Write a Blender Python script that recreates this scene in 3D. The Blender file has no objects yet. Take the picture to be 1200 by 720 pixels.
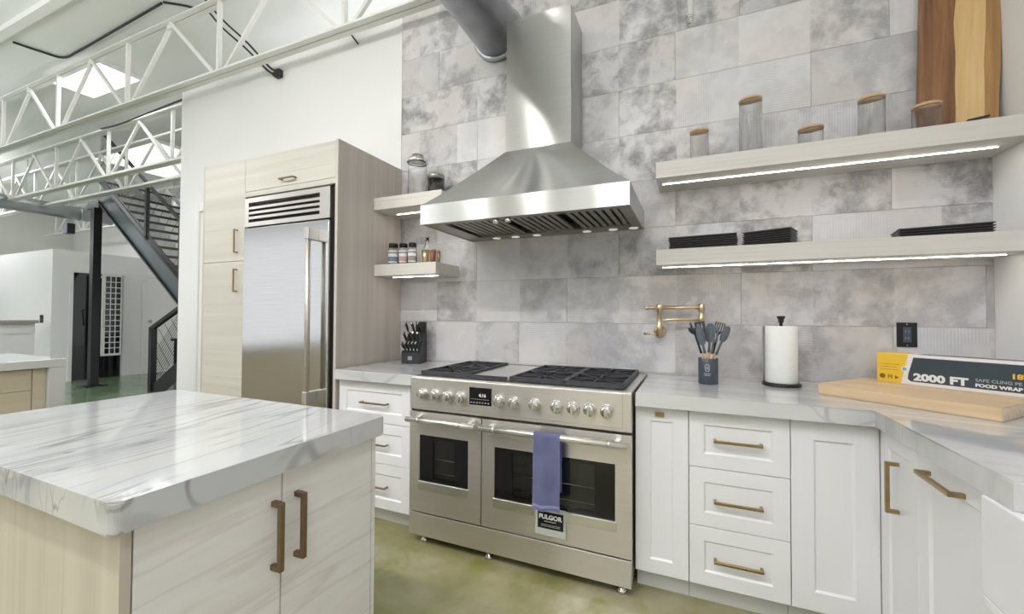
import bpy, bmesh, math, random
from mathutils import Vector, Matrix
R = math.radians
rnd = random.Random(7)
sc = bpy.context.scene
COL = sc.collection

# ------------------------------------------------------------------ camera
cam_d = bpy.data.cameras.new('camera'); cam = bpy.data.objects.new('camera', cam_d); COL.objects.link(cam)
yaw, pitch, roll = 0.407965, 0.01851, 0.005208
fw = Vector((-math.sin(yaw) * math.cos(pitch), math.cos(yaw) * math.cos(pitch), math.sin(pitch)))
rt0 = Vector((math.cos(yaw), math.sin(yaw), 0)); up0 = rt0.cross(fw)
rt = rt0 * math.cos(roll) + up0 * math.sin(roll); up = -rt0 * math.sin(roll) + up0 * math.cos(roll)
mw = Matrix((rt, up, -fw)).transposed().to_4x4(); mw.translation = (0, 0, 1.26)
cam.matrix_world = mw
cam_d.sensor_width = 36; cam_d.lens = 36 * 489.65 / 1200
cam_d.clip_start = 0.05; cam_d.clip_end = 200
sc.camera = cam

# ------------------------------------------------------------------ world, exposure
w = bpy.data.worlds.new('world'); sc.world = w; w.use_nodes = True
wb = w.node_tree.nodes['Background']; wb.inputs[0].default_value = (0.955, 0.965, 1.0, 1); wb.inputs[1].default_value = 1.25
vs = sc.view_settings; vs.view_transform = 'Standard'; vs.look = 'None'; vs.gamma = 1; vs.use_curve_mapping = False
vs.exposure = -0.1

# ------------------------------------------------------------------ helpers
def setp(o, label=None, cat=None, group=None, kind=None):
    if label: o['label'] = label
    if cat: o['category'] = cat
    if group: o['group'] = group
    if kind: o['kind'] = kind
    return o

def thing(name, label, cat, loc=(0, 0, 0), rz=0, group=None):
    o = bpy.data.objects.new(name, None); COL.objects.link(o)
    o.location = loc; o.rotation_euler = (0, 0, rz); o.empty_display_size = .05
    return setp(o, label, cat, group)

def root_off(p):
    v = Vector((0, 0, 0))
    while p is not None:
        v += p.location; p = p.parent
    return v

class MB:
    """collects shapes in one mesh; F maps (u, d, z) -> world for cabinet faces"""
    def __init__(s, F=None):
        s.bm = bmesh.new(); s.F = F
    def P(s, p):
        p = Vector(p)
        return s.F(p) if s.F else p
    def vs(s, pts): return [s.bm.verts.new(s.P(p)) for p in pts]
    def f(s, vv, smooth=False):
        try:
            fc = s.bm.faces.new(vv); fc.smooth = smooth; return fc
        except ValueError: return None
    def box(s, a, b, bev=0, seg=1):
        x0, y0, z0 = a; x1, y1, z1 = b
        v = s.vs([(x0, y0, z0), (x1, y0, z0), (x1, y1, z0), (x0, y1, z0), (x0, y0, z1), (x1, y0, z1), (x1, y1, z1), (x0, y1, z1)])
        fs = [s.f([v[i] for i in q]) for q in ((3, 2, 1, 0), (4, 5, 6, 7), (0, 1, 5, 4), (1, 2, 6, 5), (2, 3, 7, 6), (3, 0, 4, 7))]
        if bev:
            ed = list({e for f in fs for e in f.edges})
            bmesh.ops.bevel(s.bm, geom=ed, offset=bev, segments=seg, affect='EDGES', profile=.5)
        return s
    def hexa(s, pts):
        v = s.vs(pts)
        for q in ((3, 2, 1, 0), (4, 5, 6, 7), (0, 1, 5, 4), (1, 2, 6, 5), (2, 3, 7, 6), (3, 0, 4, 7)): s.f([v[i] for i in q])
        return s
    def prism(s, poly, z0, z1, smooth=False):
        a = s.vs([(x, y, z0) for x, y in poly]); b = s.vs([(x, y, z1) for x, y in poly]); n = len(poly)
        s.f(a[::-1]); s.f(b)
        for i in range(n): s.f([a[i], a[(i + 1) % n], b[(i + 1) % n], b[i]], smooth)
        return s
    def lathe(s, prof, c=(0, 0, 0), n=24, axis='Z', smooth=True, cap=True):
        rings = []
        for r, h in prof:
            ring = []
            for k in range(n):
                a = 2 * math.pi * k / n; u, v_ = r * math.cos(a), r * math.sin(a)
                p = {'Z': (u, v_, h), 'Y': (u, h, v_), 'X': (h, u, v_)}[axis]
                ring.append((c[0] + p[0], c[1] + p[1], c[2] + p[2]))
            rings.append(s.vs(ring))
        for a, b in zip(rings, rings[1:]):
            for k in range(n): s.f([a[k], a[(k + 1) % n], b[(k + 1) % n], b[k]], smooth)
        if cap:
            s.f(rings[0][::-1]); s.f(rings[-1])
        return s
    def cyl(s, c, r, h, axis='Z', n=20): return s.lathe([(r, 0), (r, h)], c, n, axis)
    def tube(s, pts, r, n=8, radii=None, smooth=True):
        pts = [Vector(p) for p in pts]; rings = []; prev = None
        for i, p in enumerate(pts):
            t = (pts[min(i + 1, len(pts) - 1)] - pts[max(i - 1, 0)]).normalized()
            ref = Vector((0, 0, 1)) if abs(t.z) < .9 else Vector((1, 0, 0))
            a = t.cross(ref).normalized()
            if prev is not None:
                a = (prev - t * prev.dot(t)).normalized()
            prev = a; b = t.cross(a); rr = radii[i] if radii else r
            rings.append(s.vs([p + (a * math.cos(2 * math.pi * k / n) + b * math.sin(2 * math.pi * k / n)) * rr for k in range(n)]))
        for a, b in zip(rings, rings[1:]):
            for k in range(n): s.f([a[k], a[(k + 1) % n], b[(k + 1) % n], b[k]], smooth)
        s.f(rings[0][::-1]); s.f(rings[-1]); return s
    def bar(s, p, q, wa, wb=None, up=(0, 0, 1)):
        """square section bar from p to q"""
        p, q = Vector(p), Vector(q); t = (q - p).normalized(); upv = Vector(up)
        if abs(t.dot(upv)) > .95: upv = Vector((0, 1, 0))
        a = t.cross(upv).normalized(); b = a.cross(t); wb = wb or wa
        o = [a * wa / 2 * i + b * wb / 2 * j for i, j in ((-1, -1), (1, -1), (1, 1), (-1, 1))]
        return s.hexa([p + k for k in o] + [q + k for k in o])
    def grid(s, fn, nu, nv, smooth=True):
        g = [[s.bm.verts.new(s.P(fn(i / nu, j / nv))) for j in range(nv + 1)] for i in range(nu + 1)]
        for i in range(nu):
            for j in range(nv): s.f([g[i][j], g[i + 1][j], g[i + 1][j + 1], g[i][j + 1]], smooth)
        return s
    def build(s, name, mat, parent=None, local=False, label=None, color=None, recalc=True, origin=None):
        if recalc: bmesh.ops.recalc_face_normals(s.bm, faces=s.bm.faces)
        off = Vector((0, 0, 0)) if local else (root_off(parent) if parent else Vector((0, 0, 0)))
        if origin is not None: off = Vector(origin)
        if off.length: bmesh.ops.translate(s.bm, verts=s.bm.verts, vec=-off)
        me = bpy.data.meshes.new(name); s.bm.to_mesh(me); s.bm.free()
        for m in (mat if isinstance(mat, (list, tuple)) else [mat]): me.materials.append(m)
        o = bpy.data.objects.new(name, me); COL.objects.link(o)
        if parent: o.parent = parent
        if origin is not None: o.location = Vector(origin) - (root_off(parent) if parent else Vector())
        if label: o['label'] = label
        if color: o.color = color
        return o

def link_dup(o, parent, loc=None, name=None, rot=None):
    c = o.copy(); COL.objects.link(c); c.parent = parent
    if loc is not None: c.location = loc
    if rot is not None: c.rotation_euler = rot
    return c

def dup_tree(root, loc, rz, label=None, group=None):
    r = root.copy(); COL.objects.link(r); r.location = loc; r.rotation_euler = (0, 0, rz)
    if label: r['label'] = label
    if group: r['group'] = group
    for ch in list(root.children):
        c = ch.copy(); COL.objects.link(c); c.parent = r
        for g in list(ch.children):
            d = g.copy(); COL.objects.link(d); d.parent = c
    return r

def text(body, size, mat, parent, loc, rot, name='lettering', bold=0.0, sx=1.0, align='LEFT', depth=.0004):
    cu = bpy.data.curves.new(name, 'FONT'); cu.body = body; cu.size = size; cu.align_x = align
    cu.extrude = depth; cu.offset = bold; cu.resolution_u = 3
    t = bpy.data.objects.new(name, cu); COL.objects.link(t)
    bpy.context.view_layer.update()
    dg = bpy.context.evaluated_depsgraph_get()
    me = bpy.data.meshes.new_from_object(t.evaluated_get(dg)); me.name = name
    bpy.data.objects.remove(t); bpy.data.curves.remove(cu)
    me.materials.clear(); me.materials.append(mat)
    o = bpy.data.objects.new(name, me); COL.objects.link(o)
    o.parent = parent; o.location = loc; o.rotation_euler = rot; o.scale = (sx, 1, 1)
    return o

# ------------------------------------------------------------------ materials
class NT:
    def __init__(s, name):
        s.m = bpy.data.materials.new(name); s.m.use_nodes = True; s.t = s.m.node_tree
        s.b = s.t.nodes['Principled BSDF']
    def n(s, typ, **kw):
        nd = s.t.nodes.new(typ)
        for k, v in kw.items():
            if k.startswith('i_'): nd.inputs[int(k[2:]) if k[2:].isdigit() else k[2:].replace('_', ' ')].default_value = v
            else: setattr(nd, k, v)
        return nd
    def l(s, a, b): s.t.links.new(a, b)
    def obj(s, sc_=(1, 1, 1), rot=(0, 0, 0), rand=False):
        tc = s.n('ShaderNodeTexCoord'); mp = s.n('ShaderNodeMapping')
        mp.inputs['Scale'].default_value = sc_; mp.inputs['Rotation'].default_value = rot
        s.l(tc.outputs['Object'], mp.inputs['Vector'])
        if rand:
            oi = s.n('ShaderNodeObjectInfo'); mu = s.n('ShaderNodeMath', operation='MULTIPLY', i_1=57.0)
            s.l(oi.outputs['Random'], mu.inputs[0])
            cx = s.n('ShaderNodeCombineXYZ')
            for k in range(3): s.l(mu.outputs[0], cx.inputs[k])
            s.l(cx.outputs[0], mp.inputs['Location'])
        return mp.outputs[0]
    def noise(s, vec, scale, detail=4, rough=.5, dist=0):
        nd = s.n('ShaderNodeTexNoise'); nd.inputs['Scale'].default_value = scale; nd.inputs['Detail'].default_value = detail
        nd.inputs['Roughness'].default_value = rough; nd.inputs['Distortion'].default_value = dist
        s.l(vec, nd.inputs['Vector']); return nd.outputs['Fac']
    def ramp(s, fac, stops):
        r = s.n('ShaderNodeValToRGB'); e = r.color_ramp.elements
        while len(e) < len(stops): e.new(.5)
        for el, (p, c) in zip(e, stops):
            el.position = p; el.color = (c[0], c[1], c[2], 1) if isinstance(c, (tuple, list)) else (c, c, c, 1)
        s.l(fac, r.inputs[0]); return r.outputs[0]
    def mix(s, fac, a, b, mode='MIX'):
        m = s.n('ShaderNodeMix', data_type='RGBA', blend_type=mode)
        for inp, v in ((m.inputs[0], fac), (m.inputs[6], a), (m.inputs[7], b)):
            if isinstance(v, bpy.types.NodeSocket): s.l(v, inp)
            elif isinstance(v, (int, float)): inp.default_value = v if inp == m.inputs[0] else (v, v, v, 1)
            else: inp.default_value = (v[0], v[1], v[2], 1)
        return m.outputs[2]
    def math(s, op, a, b=0.0):
        m = s.n('ShaderNodeMath', operation=op)
        for i, v in enumerate((a, b)):
            if isinstance(v, bpy.types.NodeSocket): s.l(v, m.inputs[i])
            else: m.inputs[i].default_value = v
        return m.outputs[0]
    def bump(s, h, strength=.2, dist=.002):
        b = s.n('ShaderNodeBump'); b.inputs['Strength'].default_value = strength; b.inputs['Distance'].default_value = dist
        s.l(h, b.inputs['Height']); s.l(b.outputs[0], s.b.inputs['Normal'])
    def set(s, **kw):
        for k, v in kw.items():
            inp = s.b.inputs[k.replace('_', ' ')]
            if isinstance(v, bpy.types.NodeSocket): s.l(v, inp)
            elif isinstance(v, (tuple, list)): inp.default_value = (*v[:3], 1)
            else: inp.default_value = v
        return s

def plain(name, c, rough=.5, metal=0, var=.04, scale=6, **kw):
    t = NT(name)
    col = t.ramp(t.noise(t.obj(), scale, 3), [(.3, [x * (1 - var) for x in c]), (.7, [min(1, x * (1 + var)) for x in c])])
    t.set(Base_Color=col, Roughness=rough, Metallic=metal, **kw)
    return t.m

M = {}
M['wall'] = plain('white_wall_paint', (.80, .80, .795), .6, var=.015, scale=1.5)
M['wall_far'] = plain('grey_wall_paint', (.76, .75, .72), .6, var=.02, scale=1)
M['beige_wall'] = plain('beige_wall_paint', (.60, .56, .46), .6, var=.02, scale=1)
M['trim'] = plain('white_trim_gloss', (.80, .80, .79), .3, var=.01)
M['cab'] = plain('white_cabinet_lacquer', (.80, .80, .815), .28, var=.01, scale=2)
M['carcass'] = plain('cabinet_carcass', (.25, .25, .25), .6)
M['toe'] = plain('toe_kick_white', (.72, .72, .70), .4)
M['truss'] = plain('white_steel_paint', (.80, .80, .77), .45, var=.04, scale=3)
M['brass'] = plain('aged_brass', (.40, .29, .14), .32, 1, var=.1, scale=30)
M['brass_l'] = plain('satin_brass', (.66, .53, .34), .32, 1, var=.02, scale=20)
M['bronze'] = plain('bronze_pull_metal', (.27, .19, .12), .35, 1, var=.08, scale=30)
M['black'] = plain('black_plastic', (.012, .012, .013), .4)
M['black_steel'] = plain('black_painted_steel', (.009, .010, .012), .42, var=.15)
M['stringer'] = plain('grey_gloss_steel', (.10, .125, .145), .25, .3, var=.1, scale=2)
M['iron'] = plain('cast_iron', (.045, .045, .052), .42, .2, var=.15, scale=30)
M['navy'] = plain('navy_silicone', (.018, .026, .05), .45)
M['slate_sil'] = plain('slate_silicone', (.115, .14, .165), .5, var=.08, scale=20)
M['crock'] = plain('slate_crock_enamel', (.06, .075, .095), .22)
M['crock_print'] = plain('pale_grey_print', (.30, .34, .38), .4)
M['lightwood'] = plain('beech_wood', (.62, .42, .25), .5, var=.12, scale=40)
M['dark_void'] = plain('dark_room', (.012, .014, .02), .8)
M['rubber'] = plain('black_rubber_cable', (.02, .02, .02), .6)
M['gasket'] = plain('dark_gasket', (.02, .018, .016), .5)
M['tray'] = plain('charcoal_lacquer', (.03, .03, .031), .3, var=.1)
M['display'] = plain('black_glass', (.006, .006, .007), .06)
M['window_in'] = plain('oven_interior_enamel', (.07, .075, .068), .25, var=.15)
M['chrome'] = plain('polished_steel', (.72, .71, .69), .12, 1, var=.02)
M['sink'] = plain('white_fireclay', (.82, .82, .84), .12, var=.01)
M['paper'] = plain('white_paper', (.86, .86, .84), .9, var=.02, scale=40)
M['labelwhite'] = plain('white_label_print', (.80, .80, .82), .5)
M['labelblue'] = plain('blue_label_print', (.16, .24, .33), .5)
M['labelpink'] = plain('pink_label_print', (.55, .33, .33), .5)
M['labelgrey'] = plain('grey_label_print', (.33, .31, .28), .5)
M['spice'] = plain('spice_contents', (.42, .33, .25), .8, var=.3, scale=90)
M['box_yellow'] = plain('yellow_card', (.80, .52, .035), .45, var=.02)
M['box_dark'] = plain('dark_slate_card', (.035, .055, .07), .35, var=.05)
M['box_white'] = plain('pale_card', (.80, .76, .76), .5)
M['ink_brown'] = plain('brown_ink', (.22, .10, .01), .5)
M['ink_grey'] = plain('grey_ink', (.40, .42, .43), .5)
M['ink_yellow'] = plain('amber_ink', (.85, .50, .04), .5)
M['badge'] = plain('teal_badge', (.20, .42, .48), .5)
M['placard'] = plain('clear_plastic_placard', (.50, .50, .47), .15, var=.02)
M['duct'] = plain('galvanised_duct', (.50, .52, .56), .32, .85, var=.12, scale=8)
M['duct_far'] = plain('galvanised_duct_far', (.42, .45, .45), .35, .8, var=.1, scale=4)
M['coppery'] = plain('reddish_brown_ceramic', (.30, .12, .06), .5)
M['riser'] = plain('pale_grey_riser_plate', (.78, .78, .72), .5, var=.1)
M['plate'] = plain('charcoal_plate', (.032, .034, .037), .4)
M['speaker'] = plain('dark_blue_grey_plastic', (.06, .075, .11), .4)

def emis(name, c, st):
    t = NT(name); t.set(Base_Color=c, Emission_Color=c, Emission_Strength=st); return t.m
M['led'] = emis('warm_led_strip', (1, .94, .85), 26)
M['lamp'] = emis('lamp_diffuser', (1, .99, .96), 1.4)
M['daylight'] = emis('daylit_window_pane', (.95, .98, 1), 16.0)
M['hoodlamp'] = emis('hood_lamp_lens', (1, .96, .88), .35)

def steel(name, c, rough, vertical_streaks=True, aniso=.75):
    t = NT(name)
    g = t.noise(t.obj((3, 3, 320)), 1.0, 3, .6)
    col = t.ramp(g, [(.3, [x * .93 for x in c]), (.7, [min(1, x * 1.05) for x in c])])
    tg = t.n('ShaderNodeTangent', direction_type='RADIAL', axis='Z')
    t.set(Base_Color=col, Metallic=1, Roughness=rough, Anisotropic=aniso, Anisotropic_Rotation=.25)
    t.l(tg.outputs[0], t.b.inputs['Tangent'])
    return t.m
M['steel'] = steel('brushed_steel', (.665, .63, .59), .36)
M['steel_hood'] = steel('brushed_hood_steel', (.57, .57, .555), .30, aniso=1.0)
M['steel_fridge'] = steel('brushed_fridge_steel', (.62, .625, .615), .14, aniso=.5)
M['steel_dark'] = plain('dull_steel', (.36, .34, .31), .4, .9, var=.1, scale=20)
M['steel_light'] = plain('satin_trim_steel', (.80, .79, .76), .3, 1, var=.03)

def glass(name, c=(1, 1, 1), rough=0.0):
    t = NT(name); t.set(Base_Color=c, Roughness=rough, Transmission_Weight=1.0, IOR=1.45); return t.m
M['glass'] = glass('clear_glass')
M['glass_dark'] = glass('smoked_oven_glass', (.45, .45, .45))
M['glass_grey'] = glass('grey_tinted_glass', (.55, .55, .55))

def marble(name, rot, base=(.55, .55, .54), vein=(.20, .20, .185), sc_=1.0, cloud_tone=(.49, .50, .515), amt=1.0):
    """white quartz: long thin gently wandering veins along local X after rot"""
    t = NT(name)
    v = t.obj((1, 1, 1), (0, 0, rot))
    tc = t.n('ShaderNodeTexNoise'); tc.inputs['Scale'].default_value = 1.3 * sc_; tc.inputs['Detail'].default_value = 2
    t.l(v, tc.inputs['Vector'])
    wv = t.n('ShaderNodeVectorMath', operation='MULTIPLY_ADD'); wv.inputs[1].default_value = (.16, .16, .0)
    t.l(tc.outputs['Color'], wv.inputs[0]); t.l(v, wv.inputs[2])
    st = t.n('ShaderNodeMapping'); st.inputs['Scale'].default_value = (.42, 4.4, 1.1); t.l(wv.outputs[0], st.inputs['Vector'])
    def line(scale, centre, w, rough):
        n = t.noise(st.outputs[0], scale * sc_, 2, rough, .12)
        return t.ramp(t.math('ABSOLUTE', t.math('SUBTRACT', n, centre)), [(0, 1), (w * .5, .8), (w, 0)])
    v1 = line(1.5, .5, .016, .4); v2 = line(2.6, .56, .012, .4); v3 = line(2.1, .40, .02, .45)
    b1 = t.ramp(t.noise(v, 2.0 * sc_, 2), [(.42, 0), (.58, 1)]); b2 = t.ramp(t.noise(v, 2.7 * sc_, 2, .5, .3), [(.46, 0), (.6, 1)])
    vm = t.math('MAXIMUM', t.math('MULTIPLY', v1, b1), t.math('MAXIMUM', t.math('MULTIPLY', v2, b2), t.math('MULTIPLY', v3, t.math('MULTIPLY', b2, .45))))
    cloud = t.ramp(t.noise(st.outputs[0], 1.6 * sc_, 4), [(.35, base), (.68, cloud_tone)])  # random clouding between two stone tones
    col = t.mix(t.math('MULTIPLY', vm, .72 * amt), cloud, vein)
    t.set(Base_Color=col, Roughness=.08, Coat_Weight=.3, Coat_Roughness=.03)
    return t.m
M['marble_island'] = marble('veined_quartz_island', R(-100), sc_=1.3)
M['marble_counter'] = marble('veined_quartz_counter', R(8), base=(.64, .635, .63), vein=(.34, .35, .38), amt=.8)
M['marble_back'] = marble('veined_quartz_back', R(90))

def laminate(name, grain, c0, c1, line, sc_=1.0, rough=.42, rand=False):
    """straight-grained wood laminate; grain = axis index the grain runs along"""
    t = NT(name)
    s3 = [26 * sc_] * 3; s3[grain] = .55 * sc_
    v = t.obj(tuple(s3), rand=rand)
    n1 = t.noise(v, .55, 3, .5, .15); n2 = t.noise(v, 2.2, 3, .6)
    col = t.ramp(n1, [(.3, c0), (.5, [(a + b) / 2 for a, b in zip(c0, c1)]), (.7, c1)])
    ln = t.ramp(n2, [(.30, 1), (.42, 0)])
    col = t.mix(t.math('MULTIPLY', ln, .55), col, line)
    t.set(Base_Color=col, Roughness=rough); t.bump(n2, .05, .001)
    return t.m
FR0, FR1, FRL = (.53, .505, .445), (.62, .60, .54), (.45, .42, .365)
M['lam_h'] = laminate('ash_laminate_level_grain', 0, FR0, FR1, FRL)
M['lam_v'] = laminate('ash_laminate_upright_grain', 2, (.48, .43, .385), (.585, .535, .485), (.41, .365, .325))
M['lam_island_end'] = laminate('island_end_laminate', 2, (.46, .415, .335), (.56, .51, .425), (.40, .36, .295))
M['lam_back'] = laminate('back_island_laminate', 1, (.46, .41, .31), (.54, .48, .37), (.40, .35, .27))
M['lam_shelf'] = laminate('shelf_laminate', 0, (.60, .575, .535), (.68, .655, .62), (.53, .50, .46), 1.4)
M['lam_shelf_w'] = laminate('shelf_laminate_pale', 0, (.66, .63, .58), (.73, .70, .65), (.58, .55, .50), 1.4)

def island_door():
    t = NT('pale_veined_laminate')
    v = t.obj((1, 1, 1)); mp = t.n('ShaderNodeMapping'); mp.inputs['Scale'].default_value = (8, .8, 9); t.l(v, mp.inputs['Vector'])
    n = t.noise(mp.outputs[0], 1.0, 4, .5, .25)
    l1 = t.ramp(t.math('ABSOLUTE', t.math('SUBTRACT', n, .5)), [(0, 1), (.012, .6), (.035, 0)])
    n2 = t.noise(mp.outputs[0], 3.5, 3, .6)
    base = t.ramp(n2, [(.3, (.71, .695, .67)), (.7, (.77, .76, .745))])
    col = t.mix(t.math('MULTIPLY', l1, .5), base, (.55, .52, .49))
    t.set(Base_Color=col, Roughness=.4); return t.m
M['island_door'] = island_door()

def tile_mat():
    """30 x 100 cm porcelain plank printed like worn patchwork cloth: object colour R = ground tone, G = stain amount, B = rib amount"""
    t = NT('fabric_print_porcelain')
    tc = t.n('ShaderNodeTexCoord'); v0 = tc.outputs['Object']
    v = t.obj((1, 1, 1), rand=True)
    oi = t.n('ShaderNodeObjectInfo'); sp = t.n('ShaderNodeSeparateColor'); t.l(oi.outputs['Color'], sp.inputs[0])
    # each plank print is sewn from patches a third of a plank long
    xs = t.n('ShaderNodeSeparateXYZ'); t.l(v0, xs.inputs[0])
    cell = t.math('FLOOR', t.math('MULTIPLY', t.math('ADD', xs.outputs[0], .494), 3.03))
    key = t.math('ADD', cell, t.math('MULTIPLY', oi.outputs['Random'], 91.7))
    wn = t.n('ShaderNodeTexWhiteNoise', noise_dimensions='1D'); t.l(key, wn.inputs['W'])
    wc = t.n('ShaderNodeSeparateColor'); t.l(wn.outputs['Color'], wc.inputs[0])
    cv = t.n('ShaderNodeCombineXYZ'); sh = t.math('MULTIPLY', wc.outputs[1], 3.0)
    t.l(sh, cv.inputs[1]); t.l(sh, cv.inputs[0])
    va = t.n('ShaderNodeVectorMath', operation='ADD'); t.l(v, va.inputs[0]); t.l(cv.outputs[0], va.inputs[1]); vp = va.outputs[0]
    big = t.noise(v, 4.2, 3, .55)
    mid = t.noise(vp, 11, 5, .68, .3)
    grit = t.noise(v, 75, 3, .7)
    hard = t.noise(vp, 5.5, 4, .62)
    st = t.math('ADD', t.math('ADD', t.math('MULTIPLY', big, .45), t.math('MULTIPLY', mid, .35)), t.math('MULTIPLY', hard, .20))
    stain = t.ramp(st, [(.455, 0), (.51, .45), (.575, 1)])
    amt = t.math('MULTIPLY', t.ramp(wc.outputs[0], [(.30, .18), (.42, .75), (.85, 1)]), sp.outputs[1])
    tone = t.math('ADD', t.math('MULTIPLY', wc.outputs[2], .17), .88)
    warm = t.mix(t.ramp(t.noise(v, 2.2, 2), [(.38, 0), (.62, 1)]), (.59, .565, .55), (.60, .595, .62))
    k = t.math('MULTIPLY', t.math('MULTIPLY', sp.outputs[0], 2.06), tone)
    kk = t.n('ShaderNodeCombineColor')
    for i in range(3): t.l(k, kk.inputs[i])
    ground = t.mix(1.0, warm, kk.outputs[0], 'MULTIPLY')
    dark = t.mix(t.ramp(grit, [(.35, 0), (.65, 1)]), (.245, .24, .245), (.345, .335, .34))
    col = t.mix(t.math('MULTIPLY', stain, amt), ground, dark)
    pale = t.ramp(t.noise(vp, 9, 5, .65), [(.56, 0), (.66, 1)])
    col = t.mix(t.math('MULTIPLY', pale, .45), col, (.68, .67, .665))
    wv = t.n('ShaderNodeTexWave', bands_direction='X'); wv.inputs['Scale'].default_value = 26; wv.inputs['Distortion'].default_value = .4
    t.l(v, wv.inputs['Vector'])
    wz = t.n('ShaderNodeTexWave', bands_direction='Z'); wz.inputs['Scale'].default_value = 24; wz.inputs['Distortion'].default_value = .5
    t.l(v, wz.inputs['Vector'])
    wmix = t.mix(t.math('GREATER_THAN', wc.outputs[1], .5), wv.outputs['Color'], wz.outputs['Color'])
    msk = t.math('MULTIPLY', t.ramp(t.noise(v, 4.4, 2), [(.45, 0), (.53, 1)]), sp.outputs[2])
    col = t.mix(t.math('MULTIPLY', msk, t.math('MULTIPLY', wmix, .22)), col, (.30, .29, .30))
    t.set(Base_Color=col, Roughness=t.ramp(mid, [(.3, .28), (.7, .5)]))
    t.bump(t.math('ADD', t.math('MULTIPLY', msk, wmix), t.math('MULTIPLY', grit, .15)), .35, .0015)
    return t.m
M['tile'] = tile_mat()
M['grout'] = plain('grey_grout', (.52, .51, .51), .8)

def floor_mat():
    t = NT('stained_concrete')
    v = t.obj()
    a = t.noise(v, 1.1, 5, .6, .6); b = t.noise(v, 4.5, 5, .65, .5); c = t.noise(v, .45, 3)
    col = t.ramp(a, [(.30, (.155, .15, .055)), (.43, (.265, .25, .115)), (.55, (.36, .33, .205)), (.68, (.46, .43, .31))])
    col = t.mix(t.ramp(b, [(.5, 0), (.66, .75)]), col, (.215, .225, .06))
    xs = t.n('ShaderNodeSeparateXYZ'); t.l(v, xs.inputs[0])
    gx = t.ramp(t.math('DIVIDE', t.math('SUBTRACT', -4.0, xs.outputs[0]), 4.0), [(0, 0), (1, 1)])
    green = t.ramp(a, [(.35, (.11, .17, .09)), (.65, (.20, .27, .17))])
    col = t.mix(gx, col, green)
    t.set(Base_Color=col, Roughness=t.ramp(b, [(.3, .10), (.7, .24)]), Specular_IOR_Level=.5)
    t.bump(t.noise(v, 30, 4), .04, .001)
    return t.m
M['floor'] = floor_mat()

def ceil_mat():
    t = NT('painted_metal_deck'); v = t.obj()
    col = t.ramp(t.noise(v, .7, 3), [(.3, (.78, .80, .78)), (.7, (.84, .86, .84))])
    wv = t.n('ShaderNodeTexWave', bands_direction='Y'); wv.inputs['Scale'].default_value = .8; t.l(v, wv.inputs['Vector'])
    t.set(Base_Color=col, Roughness=.55); t.bump(wv.outputs['Fac'], .1, .02); return t.m
M['ceil'] = ceil_mat()

def wood_board():
    t = NT('maple_board'); v = t.obj((1.2, 18, 18))
    n = t.noise(v, 2.0, 4, .6, .3)
    t.set(Base_Color=t.ramp(n, [(.3, (.62, .44, .26)), (.7, (.76, .58, .38))]), Roughness=.45); return t.m
M['board'] = wood_board()
M['board_end'] = plain('maple_end_grain', (.70, .58, .44), .6, var=.12, scale=60)

def live_edge(name, c0, c1):
    t = NT(name); v = t.obj((22, 22, 1.3)); n = t.noise(v, 1.6, 5, .65, .6)
    t.set(Base_Color=t.ramp(n, [(.28, c0), (.72, c1)]), Roughness=.4); return t.m
M['heartwood'] = live_edge('walnut_heartwood', (.10, .038, .016), (.36, .17, .06))
M['sapwood'] = live_edge('pale_sapwood', (.60, .38, .14), (.74, .53, .27))
M['edgewood'] = live_edge('amber_edge_wood', (.27, .14, .05), (.48, .27, .10))

def cloth():
    t = NT('periwinkle_terry'); v = t.obj()
    n = t.noise(v, 220, 2); b = t.noise(v, 9, 3)
    t.set(Base_Color=t.ramp(b, [(.3, (.205, .22, .42)), (.7, (.29, .305, .53))]), Roughness=.95, Sheen_Weight=.3)
    t.bump(n, .6, .002); return t.m
M['cloth'] = cloth()

# ================================================================== STRUCTURE
YW = 2.62; CEIL = 4.30; XR = 1.26; WT = 3.60
def struct(mb, name, mat, parent=None, label=None):
    o = mb.build(name, mat, parent)
    if not parent: o['kind'] = 'structure'
    if label: o['label'] = label
    return o
struct(MB().box((-18, -7, -.1), (XR + .2, 9, 0)), 'floor', M['floor'])
struct(MB().box((-18, -7, CEIL), (XR + .2, 9, CEIL + .1)), 'ceiling', M['ceil'])
struct(MB().box((XR, -7, 0), (XR + .15, YW + .3, CEIL)), 'wall_right', M['wall'])
struct(MB().box((-4.93, YW, 0), (-2.085, YW + .15, WT)), 'wall_left', M['wall'])
struct(MB().box((-18.1, -7, 0), (-18, 9, CEIL)), 'wall_far', M['wall_far'])
struct(MB().box((-18, 6.6, 0), (-4.9, 6.7, CEIL)), 'wall_rear', M['wall'])
struct(MB().box((-2.092, YW - .012, 0), (-2.07, YW + .1, WT)), 'trim_1', M['trim'])
# tiled wall: grout bed + every plank tile
tw = struct(MB().box((-2.07, YW, 0), (XR, YW + .15, WT)), 'wall_back', M['grout'])
z0 = .9225; rh = .2875; TL = .988; offs = [-.09, .245, .573]
tones = {}
def tile(x0, x1, za, zb, c):
    g = .0006
    mb = MB(); mb.box((x0 + g, YW - .009, za + g), (x1 - g, YW + .002, zb - g), .0008)
    ce = ((x0 + x1) / 2, YW, (za + zb) / 2)
    return mb.build('tile', M['tile'], tw, color=c, origin=ce)
TC = {  # (row, index from the left): tone, stain, ribs
}
for r in range(-1, 12):
    za = z0 + rh * r; zb = min(za + rh, WT)
    if zb - za < .03: continue
    o = offs[r % 3]
    k0 = math.floor((-2.07 - o) / TL)
    x = o + k0 * TL; i = 0
    while x < XR - .01:
        a, b = max(x, -2.07), min(x + TL, XR)
        if b - a > .01:
            c = TC.get((r, i), (rnd.uniform(.48, .56), rnd.choice([.55, .8, 1.0, 1.0]), rnd.choice([0, .5, 1])))
            tile(a, b, za, zb, (*c, 1)); i += 1
        x += TL

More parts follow.
